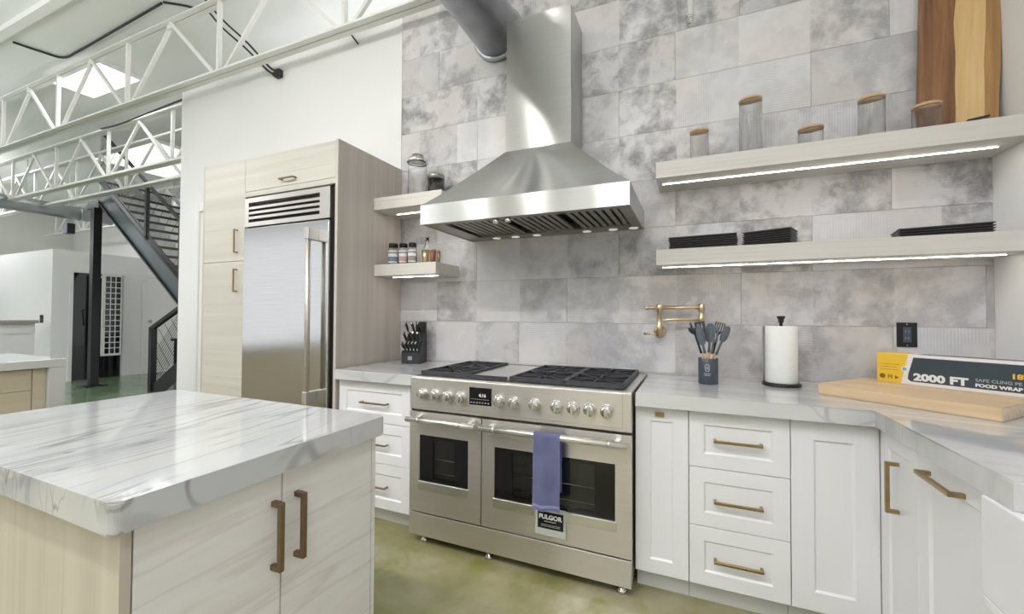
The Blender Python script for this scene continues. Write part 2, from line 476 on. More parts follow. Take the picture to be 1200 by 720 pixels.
# ceiling purlin + skirting
struct(MB().box((-14, 1.86, CEIL - .06), (-2.5, 1.94, CEIL)), 'trim_2', M['truss'])

# door behind the pantry (only its casing shows)
d1 = thing('door_1', None, None, (-4.2, YW, 0)); d1['kind'] = 'structure'
MB().box((-4.56, YW - .012, 0), (-3.75, YW - .002, 2.28)).build('door_panel', M['trim'], d1)
for a, b in (((-4.65, YW - .03, 0), (-4.56, YW - .001, 2.37)), ((-3.75, YW - .03, 0), (-3.66, YW - .001, 2.37)), ((-4.5595, YW - .03, 2.281), (-3.7505, YW - .001, 2.37))):
    MB().box(a, b, .004).build('casing', M['trim'], d1)

# far rooms: white partition block, black doorway, white door, beige alcove
XP = -10.45
mb = MB(); mb.box((XP - .12, 3.565, 0), (XP, 3.84, 2.39)); mb.box((XP - .12, 3.84, 2.0), (XP, 4.58, 2.39)); mb.box((XP - .12, 4.58, 0), (XP, 6.6, 2.39))
mb.box((-13.4, 3.565, 0), (XP - .12, 3.68, 2.39))
struct(mb, 'wall_partition', M['wall'])
mb = MB(); mb.box((XP - 1.6, 3.7, 0.001), (XP - 1.55, 4.9, 2.3)); struct(mb, 'wall_dark_room', M['dark_void'])  # near-black colour paints the darkness of the room behind
mb = MB(); mb.box((XP - .10, 3.84, 0), (XP - .06, 4.58, 2.0)); dd = struct(mb, 'dark_opening', M['display'])  # near-black sheet painted in for the dark interior of the opening
MB().box((XP - .02, 3.79, 0), (XP + .02, 3.84, 2.05)).build('casing', M['trim'], dd)
MB().box((XP - .02, 3.8405, 2.0005), (XP + .02, 4.63, 2.05)).build('casing', M['trim'], dd)
d3 = thing('door_3', None, None, (XP, 5.05, 0)); d3['kind'] = 'structure'
MB().box((XP, 4.951, 0), (XP + .03, 5.6, 1.999), .004).build('door_panel', M['trim'], d3)
MB().box((XP, 4.88, 0), (XP + .045, 4.95, 2.06), .004).build('casing', M['trim'], d3)
MB().box((XP, 4.951, 2.0), (XP + .045, 5.68, 2.06), .004).build('casing', M['trim'], d3)
MB().lathe([(.012, 0), (.012, .04), (.03, .05), (.03, .07), (.0, .08)], (XP + .03, 5.0, 1.08), 12, 'X').build('door_handle', M['steel_dark'], d3)
struct(MB().box((-13.5, -1, 0), (-13.4, 3.68, 2.75)), 'wall_alcove', M['beige_wall'])

# ================================================================== CABINETS
def FY(yf): return lambda p: Vector((p[0], yf - p[1], p[2]))          # face looking to -Y
def FXm(xf): return lambda p: Vector((xf - p[1], p[0], p[2]))         # face looking to -X
def FXp(xf): return lambda p: Vector((xf + p[1], p[0], p[2]))         # face looking to +X

def shaker(F, u0, u1, za, zb, name, parent, mat=None, fr=.062, th=.02, rec=.007, ch=.008, g=.0015):
    """framed front with a recessed field and a sloped inner lip"""
    u0 += g; u1 -= g; za += g; zb -= g
    mb = MB(F)
    o = [(u0, za), (u1, za), (u1, zb), (u0, zb)]
    fx = min(fr, (u1 - u0) * .3); fz = min(fr, (zb - za) * .3)
    i1 = [(u0 + fx, za + fz), (u1 - fx, za + fz), (u1 - fx, zb - fz), (u0 + fx, zb - fz)]
    i2 = [(u0 + fx + ch, za + fz + ch), (u1 - fx - ch, za + fz + ch), (u1 - fx - ch, zb - fz - ch), (u0 + fx + ch, zb - fz - ch)]
    e = .0015
    ob = mb.vs([(u, -th, z) for u, z in o]); oe = mb.vs([(u, -e, z) for u, z in o])
    of = mb.vs([(u + (e if u == u0 else -e), 0, z + (e if z == za else -e)) for u, z in o])
    a = mb.vs([(u, 0, z) for u, z in i1]); b = mb.vs([(u, -rec, z) for u, z in i2])
    for P, Q in ((ob, oe), (oe, of), (of, a), (a, b)):
        for k in range(4): mb.f([P[k], P[(k + 1) % 4], Q[(k + 1) % 4], Q[k]])
    mb.f(b); mb.f(ob[::-1])
    return mb.build(name, mat or M['cab'], parent)

def slabfront(F, u0, u1, za, zb, name, parent, mat, th=.02, g=.0015):
    return MB(F).box((u0 + g, -th, za + g), (u1 - g, 0, zb - g), .0012).build(name, mat, parent)

def pull(F, p, q, parent, mat, w=.011, out=.032, base=0, name='handle', over=0.0):
    """square bar pull between two (u, z) points"""
    (u0, za), (u1, zb) = p, q
    mb = MB(F)
    h = w / 2
    if abs(u1 - u0) > abs(zb - za):
        mb.box((u0 - h - over, base + out - w, za - h), (u1 + h + over, base + out, za + h), .001)
        for u in (u0, u1): mb.box((u - h, base - .002, za - h), (u + h, base + out - w, za + h))
    else:
        a, b = min(za, zb), max(za, zb)
        mb.box((u0 - h, base + out - w, a - h - over), (u0 + h, base + out, b + h + over), .001)
        for z in (a, b): mb.box((u0 - h, base - .002, z - h), (u0 + h, base + out - w, z + h))
    return mb.build(name, mat, parent)

YC = 1.992
def carcass(x0, x1, parent, y0=YC + .0205, y1=YW - .012, zt=.853):
    MB().box((x0 + .001, y0, .10), (x1 - .001, y1, zt)).build('body', M['cab'], parent)
    MB().box((x0 + .001, 2.065, 0), (x1 - .001, 2.085, .0995)).build('toe_kick', M['toe'], parent)
F = FY(YC)
# narrow pull-out beside the range
t = thing('base_cabinet', 'narrow white pull-out cabinet with square brass knob, immediately right of the range', 'cabinet', (-.13, 2.3, 0))
carcass(-.243, -.017, t)
d = shaker(F, -.243, -.017, .103, .85, 'door', t)
MB(F).box((-.155, -.001, .808), (-.117, .012, .826), .0012).build('knob', M['brass'], d)
# three-drawer unit
t = thing('drawer_cabinet', 'white three-drawer base cabinet with brass bar pulls, under the utensil crock and paper towel', 'cabinet', (.17, 2.3, 0))
carcass(-.017, .359, t)
for za, zb, hz in ((.606, .85, .729), (.355, .606, .4725), (.103, .355, .2245)):
    d = shaker(F, -.017, .359, za, zb, 'drawer', t, fr=.058)
    pull(F, (.086, hz), (.256, hz), d, M['brass'])
# door unit next to the corner
t = thing('base_cabinet', 'white single-door base cabinet without a pull, in the inner corner right of the drawers', 'cabinet', (.5, 2.3, 0))
carcass(.359, .640, t)
shaker(F, .359, .6435, .103, .85, 'door', t, fr=.075)
# left of the range
t = thing('drawer_cabinet', 'white three-drawer base cabinet between the refrigerator tower and the range', 'cabinet', (-1.77, 2.3, 0))
carcass(-2.044, -1.462, t)
MB(F).box((-1.495, -.02, .103), (-1.462, -.001, .85)).build('filler_strip', M['cab'], t)
for za, zb, hz in ((.607, .85, .726), (.367, .607, .4855), (.103, .367, .2365)):
    d = shaker(F, -2.044, -1.497, za, zb, 'drawer', t, fr=.058)
    pull(F, (-1.85, hz), (-1.658, hz), d, M['bronze'], w=.009)
# right-hand run, facing -X
XC = .640
G = FXm(XC)
t = thing('base_cabinet', 'white corner cabinet with an upright brass pull, under the corner of the right counter', 'cabinet', (.9, 1.84, 0))
MB().box((XC + .0205, 1.707, .10), (XR - .012, 1.985, .853)).build('body', M['cab'], t)
MB().box((XC + .07, 1.707, 0), (XC + .09, 2.06, .0995)).build('toe_kick', M['toe'], t)
MB(G).box((1.972, -.02, .103), (1.9915, -.003, .85)).build('corner_filler', M['cab'], t)
d = shaker(G, 1.7, 1.972, .103, .85, 'door', t, fr=.055)
pull(G, (1.838, .756), (1.838, .595), d, M['brass'], w=.012, out=.035)
t = thing('dishwasher', 'panel-front dishwasher with a level brass bar pull, left of the white sink', 'dishwasher', (.9, 1.51, 0))
MB().box((XC + .0205, 1.328, .10), (XR - .012, 1.703, .853)).build('body', M['cab'], t)
MB().box((XC + .07, 1.328, 0), (XC + .09, 1.703, .0995)).build('toe_kick', M['toe'], t)
d = shaker(G, 1.325, 1.70, .103, .85, 'front_panel', t, fr=.06)
pull(G, (1.455, .80), (1.625, .80), d, M['brass'], w=.012, out=.036)
t = thing('sink_cabinet', 'white cabinet carrying the apron sink at the right edge', 'cabinet', (.9, .9, 0))
MB().box((XC + .0205, .35, .10), (XR - .012, 1.322, .60)).build('body', M['cab'], t)
MB().box((XC + .07, .35, 0), (XC + .09, 1.322, .0995)).build('toe_kick', M['toe'], t)
shaker(G, .35, .84, .103, .595, 'door', t); shaker(G, .84, 1.322, .103, .595, 'door', t)
# apron sink
t = thing('apron_sink', 'white fireclay apron-front sink at the end of the right counter', 'sink', (.85, .9, .6))
mb = MB(); th = .022; x0, x1, y0, y1, zb, zt = .607, 1.06, .36, 1.318, .605, .8535
for a, b in (((x0, y0, zb), (x1, y1, zb + th)), ((x0, y0, zb + th), (x0 + th, y1, zt)), ((x1 - th, y0, zb + th), (x1, y1, zt)), ((x0 + th, y0, zb + th), (x1 - th, y0 + th, zt)), ((x0 + th, y1 - th, zb + th), (x1 - th, y1, zt))):
    mb.box(a, b, .004, 2)
mb.build('basin', M['sink'], t)
MB().lathe([(.03, 0), (.045, .003), (.045, .006), (.02, .004)], (.83, .84, zb + th), 16).build('drain', M['chrome'], t)

# ------------------------------------------------------------------ worktops
ZT = .915; ZB = .8545
cw = MB().box((-2.046, 1.95, ZB), (-1.452, YW - .0095, ZT), .003, 2)
cw = cw.build('worktop', M['marble_counter'], None, origin=(-1.75, 2.3, .885))
setp(cw, 'pale veined quartz worktop left of the range, under the knife block', 'worktop')
mb = MB()
mb.prism([(-.236, 1.945), (.615, 1.945), (.615, 1.225), (.80, 1.225), (1.085, 1.225), (1.085, .34), (XR - .001, .34), (XR - .001, YW - .0095), (-.236, YW - .0095)], ZB, ZT)
es = [e for e in mb.bm.edges if all(v.co.z > ZT - .001 for v in e.verts)]
bmesh.ops.bevel(mb.bm, geom=es, offset=.003, segments=2, affect='EDGES')
cr = mb.build('worktop', M['marble_counter'], None, origin=(.5, 2.2, .885))
setp(cr, 'L-shaped pale veined quartz worktop right of the range, under the cutting board', 'worktop')

# ------------------------------------------------------------------ floating shelves
def shelf(x0, x1, za, zb, yf, label, group, mat, led, led_y):
    t = thing('floating_shelf', label, 'shelf', ((x0 + x1) / 2, YW, za), 0, group)
    MB().box((x0, yf, za), (x1, YW - .0095, zb), .0015).build('board', mat, t)
    MB().box((led[0] - .004, led_y - .005, za - .0015), (led[1] + .004, led_y + .005, za + .002)).build('light_channel', M['steel_light'], t)
    MB().box((led[0], led_y - .0036, za - .003), (led[1], led_y + .0036, za - .0016)).build('light_strip', M['led'], t)
    return t
shelf(-.178, XR - .002, 1.990, 2.077, 2.335, 'long upper floating shelf of pale wood carrying the glass jars, lit underneath', 'floating shelves with light strips', M['lam_shelf'], (-.15, 1.20), 2.45)
shelf(-.178, XR - .002, 1.527, 1.609, 2.335, 'long lower floating shelf of pale wood carrying the black trays', 'floating shelves with light strips', M['lam_shelf'], (-.15, 1.22), 2.45)
shelf(-2.058, -1.50, 1.990, 2.075, 2.30, 'short upper floating shelf tucked between refrigerator tower and hood', 'floating shelves with light strips', M['lam_shelf_w'], (-1.98, -1.56), 2.46)
shelf(-2.058, -1.545, 1.527, 1.606, 2.31, 'short lower floating shelf carrying the spice jars', 'floating shelves with light strips', M['lam_shelf_w'], (-1.98, -1.60), 2.42)

# ------------------------------------------------------------------ refrigerator tower
YF = 1.978; H = FY(YF)
xl, xd, xr = -3.424, -2.945, -2.06
t = thing('refrigerator_tower', 'pale ash laminate cabinet tower built around the steel refrigerator', 'cabinet', (-2.7, 2.3, 0))
MB().box((xl, YF + .0, 0), (xl + .02, YW - .012, 2.372)).build('side_panel', M['lam_v'], t)
MB().box((xr - .022, YF - .001, 0), (xr, YW - .0125, 2.374)).build('side_panel', M['lam_v'], t)
MB().box((xl + .02, YF + .021, .10), (xd + .004, YW - .012, 2.37)).build('pantry_body', M['lam_h'], t)
MB().box((xd + .004, YF + .021, 2.13), (xr - .022, YW - .012, 2.37)).build('bridge_body', M['lam_h'], t)
MB().box((xl + .02, YF + .05, 0), (xd, YF + .07, .0995)).build('toe_kick', M['toe'], t)
d = slabfront(H, xl + .018, xd, 1.637, 2.37, 'door', t, M['lam_h']); pull(H, (xd - .075, 1.86), (xd - .075, 1.70), d, M['brass'], w=.010)
d = slabfront(H, xl + .018, xd, .103, 1.637, 'door', t, M['lam_h']); pull(H, (xd - .075, 1.575), (xd - .075, 1.418), d, M['brass'], w=.010)
d = slabfront(H, xd, xr - .022, 2.128, 2.37, 'lift_door', t, M['lam_h']); pull(H, (-2.565, 2.172), (-2.435, 2.172), d, M['bronze'], w=.010)
MB(H).box((xd, -.02, 2.092), (xr - .022, 0, 2.127)).build('filler_strip', M['lam_h'], t)
# refrigerator
fx0, fx1 = xd + .008, xr - .03
t = thing('refrigerator', 'tall built-in stainless steel refrigerator with a louvred grille and long bar handle', 'refrigerator', (-2.5, 2.3, 0))
MB().box((fx0 + .005, YF + .03, .02), (fx1 - .002, YW - .02, 2.085)).build('body', M['gasket'], t)
MB(H).box((fx0, -.03, .12), (fx1 - .03, .012, 1.862), .004, 2).build('door', M['steel_fridge'], t)
MB(H).box((fx0, -.02, .03), (fx1 - .03, -.002, .112)).build('kick_plate', M['steel_dark'], t)
mb = MB(H)
gx0, gx1, gz0, gz1 = fx0 + .04, fx1 - .12, 1.905, 2.045
mb.box((fx0, -.03, 1.875), (gx0, .006, 2.078)); mb.box((gx1, -.03, 1.875), (fx1 - .03, .006, 2.078))
mb.box((gx0, -.03, 1.875), (gx1, .006, gz0)); mb.box((gx0, -.03, gz1), (gx1, .006, 2.078))
gr = mb.build('grille_frame', M['steel'], t)
for k in range(5):
    z = gz0 + (gz1 - gz0) * (k) / 4
    if 0 < k < 4:
        MB(H).hexa([(gx0, -.025, z + .006), (gx1, -.025, z + .006), (gx1, .004, z - .012), (gx0, .004, z - .012), (gx0, -.025, z + .012), (gx1, -.025, z + .012), (gx1, .004, z + .006), (gx0, .004, z + .006)]).build('louvre', M['steel'], gr)
MB(H).box((gx0, -.029, gz0), (gx1, -.027, gz1)).build('grille_backing', M['gasket'], gr)
hx = fx1 - .135
mb = MB(H); mb.cyl((hx, .075, .70), .016, 1.10, 'Z', 16)
for z in (.70, 1.735): mb.box((hx - .019, .011, z - .005), (hx + .019, .094, z + .07), .003)
mb.build('handle', M['steel'], t)

# ------------------------------------------------------------------ island
ix0, ix1, iy0, iy1 = -2.135, -.958, .41, 1.14
t = thing('kitchen_island', 'near kitchen island with veined quartz top and pale laminate sides', 'island', (-1.55, .78, 0))
def rrect(x0, y0, x1, y1, r, n=6):
    out = []
    for cx_, cy_, a0 in ((x1 - r, y0 + r, -90), (x1 - r, y1 - r, 0), (x0 + r, y1 - r, 90), (x0 + r, y0 + r, 180)):
        for k in range(n + 1): a = R(a0 + 90 * k / n); out.append((cx_ + r * math.cos(a), cy_ + r * math.sin(a)))
    return out
mb = MB().prism(rrect(ix0, iy0, ix1, iy1, .018), .8545, .915)
bmesh.ops.bevel(mb.bm, geom=[e for e in mb.bm.edges if abs(e.verts[0].co.z - e.verts[1].co.z) < .001], offset=.004, segments=2, affect='EDGES')
mb.build('countertop', M['marble_island'], t)
xe = -.985
MB().box((ix0 + .03, .435, 0), (xe, .453, .854)).build('end_panel', M['lam_island_end'], t)
MB().box((ix0 + .03, 1.106, 0), (xe, 1.122, .854)).build('end_panel', M['island_door'], t)
MB().box((ix0 + .03, .4535, .10), (xe - .022, 1.1055, .854)).build('body', M['carcass'], t)
MB().box((ix0 + .09, .4535, 0), (xe - .07, 1.1055, .0995)).build('toe_kick', M['toe'], t)
I = FXp(xe)
d = MB(I).box((.4565, -.02, .103), (.771, 0, .849), .0012).build('door', M['island_door'], t)
pull(I, (.748, .775), (.748, .615), d, M['bronze'], w=.013, out=.036)
d = MB(I).box((.7745, -.02, .103), (1.104, 0, .849), .0012).build('door', M['island_door'], t)
pull(I, (.815, .775), (.815, .615), d, M['bronze'], w=.013, out=.036)

# second island far left
t = thing('kitchen_island', 'far beige-fronted island with waterfall quartz end, at the left edge', 'island', (-4.8, .5, 0))
jx0, jx1, jy0, jy1 = -5.25, -4.32, -1.6, 1.56
MB().box((jx0, jy0, .855), (jx1, jy1, .915), .004, 2).build('countertop', M['marble_back'], t)
MB().box((jx0, jy1 - .09, 0), (jx1, jy1, .8545), .003).build('waterfall_leg', M['marble_back'], t)
MB().box((jx0 + .03, jy0, .1), (jx1 - .062, jy1 - .0905, .854)).build('body', M['lam_back'], t)
J = FXp(jx1 - .04)
MB(J).box((jy1 - .16, -.02, .103), (jy1 - .0915, 0, .85)).build('filler_strip', M['lam_back'], t)
for a, b in ((.55, 1.398), (-.30, .548), (-1.15, -.302)):
    for za, zb in ((.70, .85), (.40, .70), (.103, .40)):
        slabfront(J, a, b, za, zb, 'drawer', t, M['lam_back'])

# ================================================================== RANGE
rx0, rx1, ry = -1.447, -.250, 1.925
t = thing('range_cooker', 'wide stainless steel double-oven gas range with griddle and eleven knobs', 'range', (-.85, 2.25, 0))
Q = FY(ry)
MB().box((rx0 + .004, ry + .045, .05), (rx1 - .004, YW - .03, .905)).build('body', M['steel'], t)
mb = MB(Q)   # control panel with a raised field
mb.box((rx0, -.045, .735), (rx1, 0, .912), .004, 2)
mb.build('control_panel', M['steel'], t)
cp = MB(Q).box((rx0 + .035, -.002, .752), (rx1 - .04, .004, .906), .0015).build('control_fascia', M['steel'], t)
MB(Q).box((rx0, -.04, .726), (rx1, -.012, .735)).build('shadow_gap', M['gasket'], t)
# knobs
def knob(x, z, i):
    mb = MB(Q.__call__) if False else MB()
    y = ry - .004
    mb.lathe([(.031, 0), (.031, -.004), (.029, -.006)], (x, y, z), 24, 'Y')
    mb.lathe([(.0245, -.006), (.0255, -.012), (.0245, -.030), (.021, -.034), (.0, -.0345)], (x, y, z), 24, 'Y', cap=False)
    k = mb.build('knob', M['chrome'], t)
    mb = MB(); mb.box((x - .0055, y - .043, z - .021), (x + .0055, y - .033, z + .021), .002); mb.build('grip_bar', M['steel_light'], k)
    mb = MB(); mb.box((x - .006, y - .0008, z + .040), (x + .001, y + .001, z + .044)); mb.box((x + .004, y - .0008, z + .040), (x + .010, y + .001, z + .043))
    mb.build('knob_mark', M['ink_grey'], k)
for i, x in enumerate((-1.358, -1.28, -1.199, -1.121, -.898, -.818, -.705, -.595, -.514, -.437, -.359)): knob(x, .825, i)
dp = MB(Q).box((-1.07, 0, .792), (-.941, .0055, .882), .001).build('display', M['display'], t)
text('4:16', .024, M['labelwhite'], dp, (-1.014 - root_off(dp).x, ry - .0058 - root_off(dp).y, .835 - root_off(dp).z), (R(90), 0, 0), 'display_digits', bold=.0006)
mb = MB(Q)
for k in range(7): mb.box((-1.062 + k * .0165, .005, .802), (-1.053 + k * .0165, .0062, .807))
for k in range(9): mb.box((-1.06 + k * .012, .005, .821), (-1.053 + k * .012, .0060, .8235))
mb.build('display_icons', M['ink_grey'], dp)

def oven_door(x0, x1, wx0, wx1, wz0, wz1, z0, z1):
    F = FY(ry)
    mb = MB(F)
    mb.box((x0, -.035, z0), (wx0, 0, z1)); mb.box((wx1, -.035, z0), (x1, 0, z1))
    mb.box((wx0, -.035, wz1), (wx1, 0, z1)); mb.box((wx0, -.035, z0), (wx1, 0, wz0))
    bmesh.ops.remove_doubles(mb.bm, verts=mb.bm.verts, dist=1e-5)
    d = mb.build('oven_door', M['steel'], t)
    bw = .085 if x1 - x0 < .5 else .095
    mb = MB(F); zt, zb = wz1 - .02, wz0 + .022
    for a, b in (((wx0, -.02, wz0), (wx0 + bw, -.006, wz1)), ((wx1 - bw, -.02, wz0), (wx1, -.006, wz1)), ((wx0 + bw, -.02, wz0), (wx1 - bw, -.006, zb)), ((wx0 + bw, -.02, zt), (wx1 - bw, -.006, wz1))): mb.box(a, b)
    mb.build('window_border', M['display'], d)
    MB(F).box((wx0 + bw, -.012, zb), (wx1 - bw, -.009, zt)).build('window_glass', M['glass_grey'], d)
    MB(F).box((wx0 + .002, -.0345, wz0 + .002), (wx1 - .002, -.032, wz1 - .002)).build('oven_interior', M['window_in'], d)
    zz = wz0 + (wz1 - wz0) * .48
    mb = MB(F)
    mb.tube([(wx0 + bw, -.026, zz), (wx1 - bw, -.026, zz)], .0022, 6)
    mb.tube([(wx0 + bw, -.026, zz - .075), (wx1 - bw, -.026, zz - .075)], .0015, 6)
    mb.build('oven_rack', M['steel_light'], d)
    MB(F).box((wx0 - .006, -.002, wz0 - .045), (wx1 + .008, .004, wz0 + .001), .001).build('lower_trim', M['steel_light'], d)
    mb = MB(F); zc = .690
    mb.lathe([(.013, x0 + .012), (.0155, x0 + .012), (.0155, x1 - .012), (.013, x1 - .012)], (0, .052, zc), 16, 'X')
    for x in (x0 + .06, x1 - .06):
        mb.box((x - .012, -.002, zc - .010), (x + .012, .05, zc + .010), .002)
    # collars
    for x in (x0 + .09, x1 - .09): mb.lathe([(.0175, x - .006), (.0175, x + .006)], (0, .052, zc), 16, 'X')
    h = mb.build('handle', M['steel_light'], d)
    return d
oven_door(rx0, -1.0015, -1.382, -1.078, .345, .598, .177, .724)
oven_door(-.9965, rx1, -.925, -.322, .33, .588, .177, .724)
MB(Q).box((rx0, -.035, .047), (rx1, 0, .170), .003, 2).build('kick_panel', M['steel'], t)
for x in (-1.375, -.972, -.30):
    for y in ((1.972,) if x < -1.3 or x > -.5 else (1.965,)):
        MB().lathe([(.022, 0), (.022, .012), (.014, .016), (.014, .050)], (x, y, 0), 14).build('foot', M['chrome'], t)
for x in (-1.375, -.30): MB().lathe([(.022, 0), (.022, .012), (.014, .016), (.014, .050)], (x, 2.5, 0), 14).build('foot', M['chrome'], t)
# cooktop deck
mb = MB()
mb.box((rx0, ry + .012, .905), (rx1, YW - .03, .9155), .003)
mb.build('cooktop', M['steel_light'], t)
MB().box((rx0 + .01, YW - .045, .9155), (rx1 - .01, YW - .028, .9275), .002).build('rear_rail', M['steel_dark'], t)
def grate(x0, x1, cols):
    y0, y1, zb, zt = ry + .06, 2.555, .917, .940
    w = .014
    mb = MB()
    mb.box((x0, y0, zb), (x0 + w, y1, zt), .002); mb.box((x1 - w, y0, zb), (x1, y1, zt), .002)
    mb.box((x0 + w, y0, zb), (x1 - w, y0 + w, zt), .002); mb.box((x0 + w, y1 - w, zb), (x1 - w, y1, zt), .002)
    ym = (y0 + y1) / 2
    mb.box((x0 + w, ym - w / 2, zt - .013), (x1 - w, ym + w / 2, zt), .002)
    xc = (x0 + x1) / 2
    g = mb.build('grate', M['iron'], t)
    fm = MB()
    for yc, ya, yb in ((y0 + (ym - y0) / 2, y0, ym), (ym + (y1 - ym) / 2, ym, y1)):
        for k in range(8):
            a = math.pi * k / 4
            dx, dy = math.cos(a), math.sin(a)
            hx, hy = (x1 - x0) / 2 - w * .7, (yb - ya) / 2 - w * .3
            L = min(hx / abs(dx) if abs(dx) > .01 else 9, hy / abs(dy) if abs(dy) > .01 else 9)
            fm.bar((xc + dx * .035, yc + dy * .035, zt - .007), (xc + dx * L, yc + dy * L, zt - .007), .009, .013)
        b = MB(); b.lathe([(.045, .9157), (.045, .922), (.036, .925), (.036, .930), (.0, .931)], (xc, yc, 0), 20, cap=False)
        b.build('burner', M['black'], t)
    fm.build('fingers', M['iron'], g)
    MB().box((x0 + .006, y0 + .006, .9156), (x1 - .006, y1 - .006, .9166)).build('burner_pan', M['black'], t)
grate(-1.421, -1.128, 1); grate(-.872, -.582, 1); grate(-.581, -.291, 1)
mb = MB(); mb.box((-1.124, ry + .05, .9156), (-.876, 2.557, .9265), .003)
mb.build('griddle', M['steel_light'], t)
MB().box((-1.121, ry + .044, .917), (-.880, ry + .060, .938), .002).build('griddle_rim', M['iron'], t)
# placard under the towel
pl = setp(MB(Q).box((-.702, .0045, .205), (-.548, .0065, .338)).build('placard', M['placard'], None, origin=(-.625, 1.92, .27)), 'clear placard with black printed label on the lower oven door', 'label')
bl = MB(Q).box((-.688, .0066, .238), (-.560, .0072, .317)).build('printed_label', M['display'], pl)
text('FULGOR', .029, M['labelwhite'], pl, (-.682 + .625, 1.9175 - 1.92, .284 - .27), (R(90), 0, 0), 'lettering', bold=.0012, sx=1.02)
mb = MB(Q); mb.box((-.655, .0072, .271), (-.595, .0076, .275)); mb.box((-.672, .0072, .256), (-.576, .0076, .258)); mb.box((-.672, .0072, .249), (-.576, .0076, .251))
mb.build('small_print', M['ink_grey'], pl)
# towel over the right oven handle
yb, zc = ry - .052, .690
prof = []
for k in range(9): prof.append((-.0165 - .0012, .35 + (zc - .35) * k / 8))
for k in range(1, 8): a = math.pi * k / 8; prof.append((-.0177 * math.cos(a), zc + .0177 * math.sin(a)))
for k in range(11): prof.append((.0177 + .004 * k / 10, zc - (zc - .315) * k / 10 if False else zc - (zc - .40) * k / 10))
prof = [(-p[0], p[1]) for p in prof]   # + = behind the bar
def towel_pt(u, v, off):
    i = v * (len(prof) - 1); k = min(int(i), len(prof) - 2); f = i - k
    y = prof[k][0] * (1 - f) + prof[k + 1][0] * f; z = prof[k][1] * (1 - f) + prof[k + 1][1] * f
    x = -.688 + u * .132
    drop = max(0, zc - z) / .35
    fold = .0035 * math.sin(u * 9.5 + .5) * drop + .0025 * math.sin(u * 21) * drop
    return x, y, z, fold, drop
mb = MB()
NU, NV = 26, 44
def tf(u, v):   # front, over the bar, back
    if v < .5:      # front drop
        q = v / .5; z = .356 + (zc - .356) * q - .006 * math.sin(u * 5) * (1 - q); y = yb - .019 - .007 * (1 - q) + .004 * math.sin(u * 10 + 1) * (1 - q * .8)
    elif v < .62:
        a = math.pi * (v - .5) / .12; y = yb - .019 * math.cos(a); z = zc + .019 * math.sin(a)
    else:
        q = (v - .62) / .38; z = zc - .26 * q; y = yb + .019 + .002 * math.sin(u * 8) * q
    x = -.690 + u * .130 + (.006 * (1 - min(1, v / .5))) * (u - .3)
    return (x, y, z)
mb.grid(tf, NU, NV)
bmesh.ops.solidify(mb.bm, geom=mb.bm.faces[:], thickness=.003)
tw_ = mb.build('towel', M['cloth'], None, origin=(-.62, 1.87, .6))
setp(tw_, 'periwinkle blue cloth towel hanging over the right oven handle', 'towel')
tm = MB()
def hem(u, v):
    p = tf(u, .02 + v * .02); return (p[0], p[1] - .0016, p[2])
tm.grid(hem, 20, 1); tm.build('hem', M['cloth'], tw_)

# ================================================================== HOOD
hx0, hx1, hy = -1.437, -.266, 1.988
hz0, hz1, hz2 = 1.775, 1.886, 2.268
cx0, cx1, cyf = -1.062, -.645, 2.342
t = thing('range_hood', 'large pyramid stainless steel chimney hood above the range', 'hood', (-.852, YW, hz0))
yb_ = YW - .0095
mb = MB()   # band (open below) : four sheets
th = .006
mb.box((hx0, hy, hz0), (hx1, hy + th, hz1)); mb.box((hx0, hy + th, hz0), (hx0 + th, yb_, hz1)); mb.box((hx1 - th, hy + th, hz0), (hx1, yb_, hz1))
mb.build('band', M['steel_hood'], t)
mb = MB()
lo = mb.vs([(hx0, hy, hz1), (hx1, hy, hz1), (hx1, yb_, hz1), (hx0, yb_, hz1)]); rings = [lo]
for k in range(1, 7):
    q = k / 6; e = q ** .93
    z = hz1 + (hz2 - hz1) * q
    rings.append(mb.vs([(hx0 + (cx0 - hx0) * e, hy + (cyf - hy) * e, z), (hx1 + (cx1 - hx1) * e, hy + (cyf - hy) * e, z), (hx1 + (cx1 - hx1) * e, yb_, z), (hx0 + (cx0 - hx0) * e, yb_, z)]))
for a, b in zip(rings, rings[1:]):
    for k in range(4): mb.f([a[k], a[(k + 1) % 4], b[(k + 1) % 4], b[k]])
mb.f(rings[0][::-1]); mb.f(rings[-1]); mb.build('canopy', M['steel_hood'], t)
mb = MB(); mb.box((cx0, cyf, hz2 - .002), (cx1, yb_, 2.585)); mb.build('chimney_lower', M['steel_hood'], t)
mb = MB(); mb.box((cx0 + .004, cyf + .004, 2.58), (cx1 - .004, yb_, 3.085)); mb.build('chimney_upper', M['steel_hood'], t)
# underside: sloped filter bay, baffles, lamps, knobs
MB().box((hx0 + th, hy + th, hz0 + .075), (hx1 - th, yb_ - .001, hz0 + .08)).build('inner_plate', M['gasket'], t)
mb = MB(); mb.box((hx0 + th, 2.50, hz0 + .004), (hx1 - th, yb_, hz0 + .016)); lp = mb.build('lamp_rail', M['steel_dark'], t)
mb = MB(); mb.box((hx0 + th, hy + th, hz0 + .004), (hx1 - th, hy + .07, hz0 + .014)); mb.box((hx0 + th, hy + .07, hz0 + .004), (hx0 + .12, 2.50, hz0 + .014)); mb.box((hx1 - .06, hy + .07, hz0 + .004), (hx1 - th, 2.50, hz0 + .014))
mb.build('under_rim', M['steel_dark'], t)
nb = 24; x_a, x_b = hx0 + .13, hx1 - .07
for k in range(nb):
    x = x_a + (x_b - x_a) * (k + .5) / nb
    if k in (8, 16): continue
    MB().box((x - .013, hy + .075, hz0 + .015), (x + .013, 2.498, hz0 + .032), .003).build('baffle', M['steel_dark'], t)
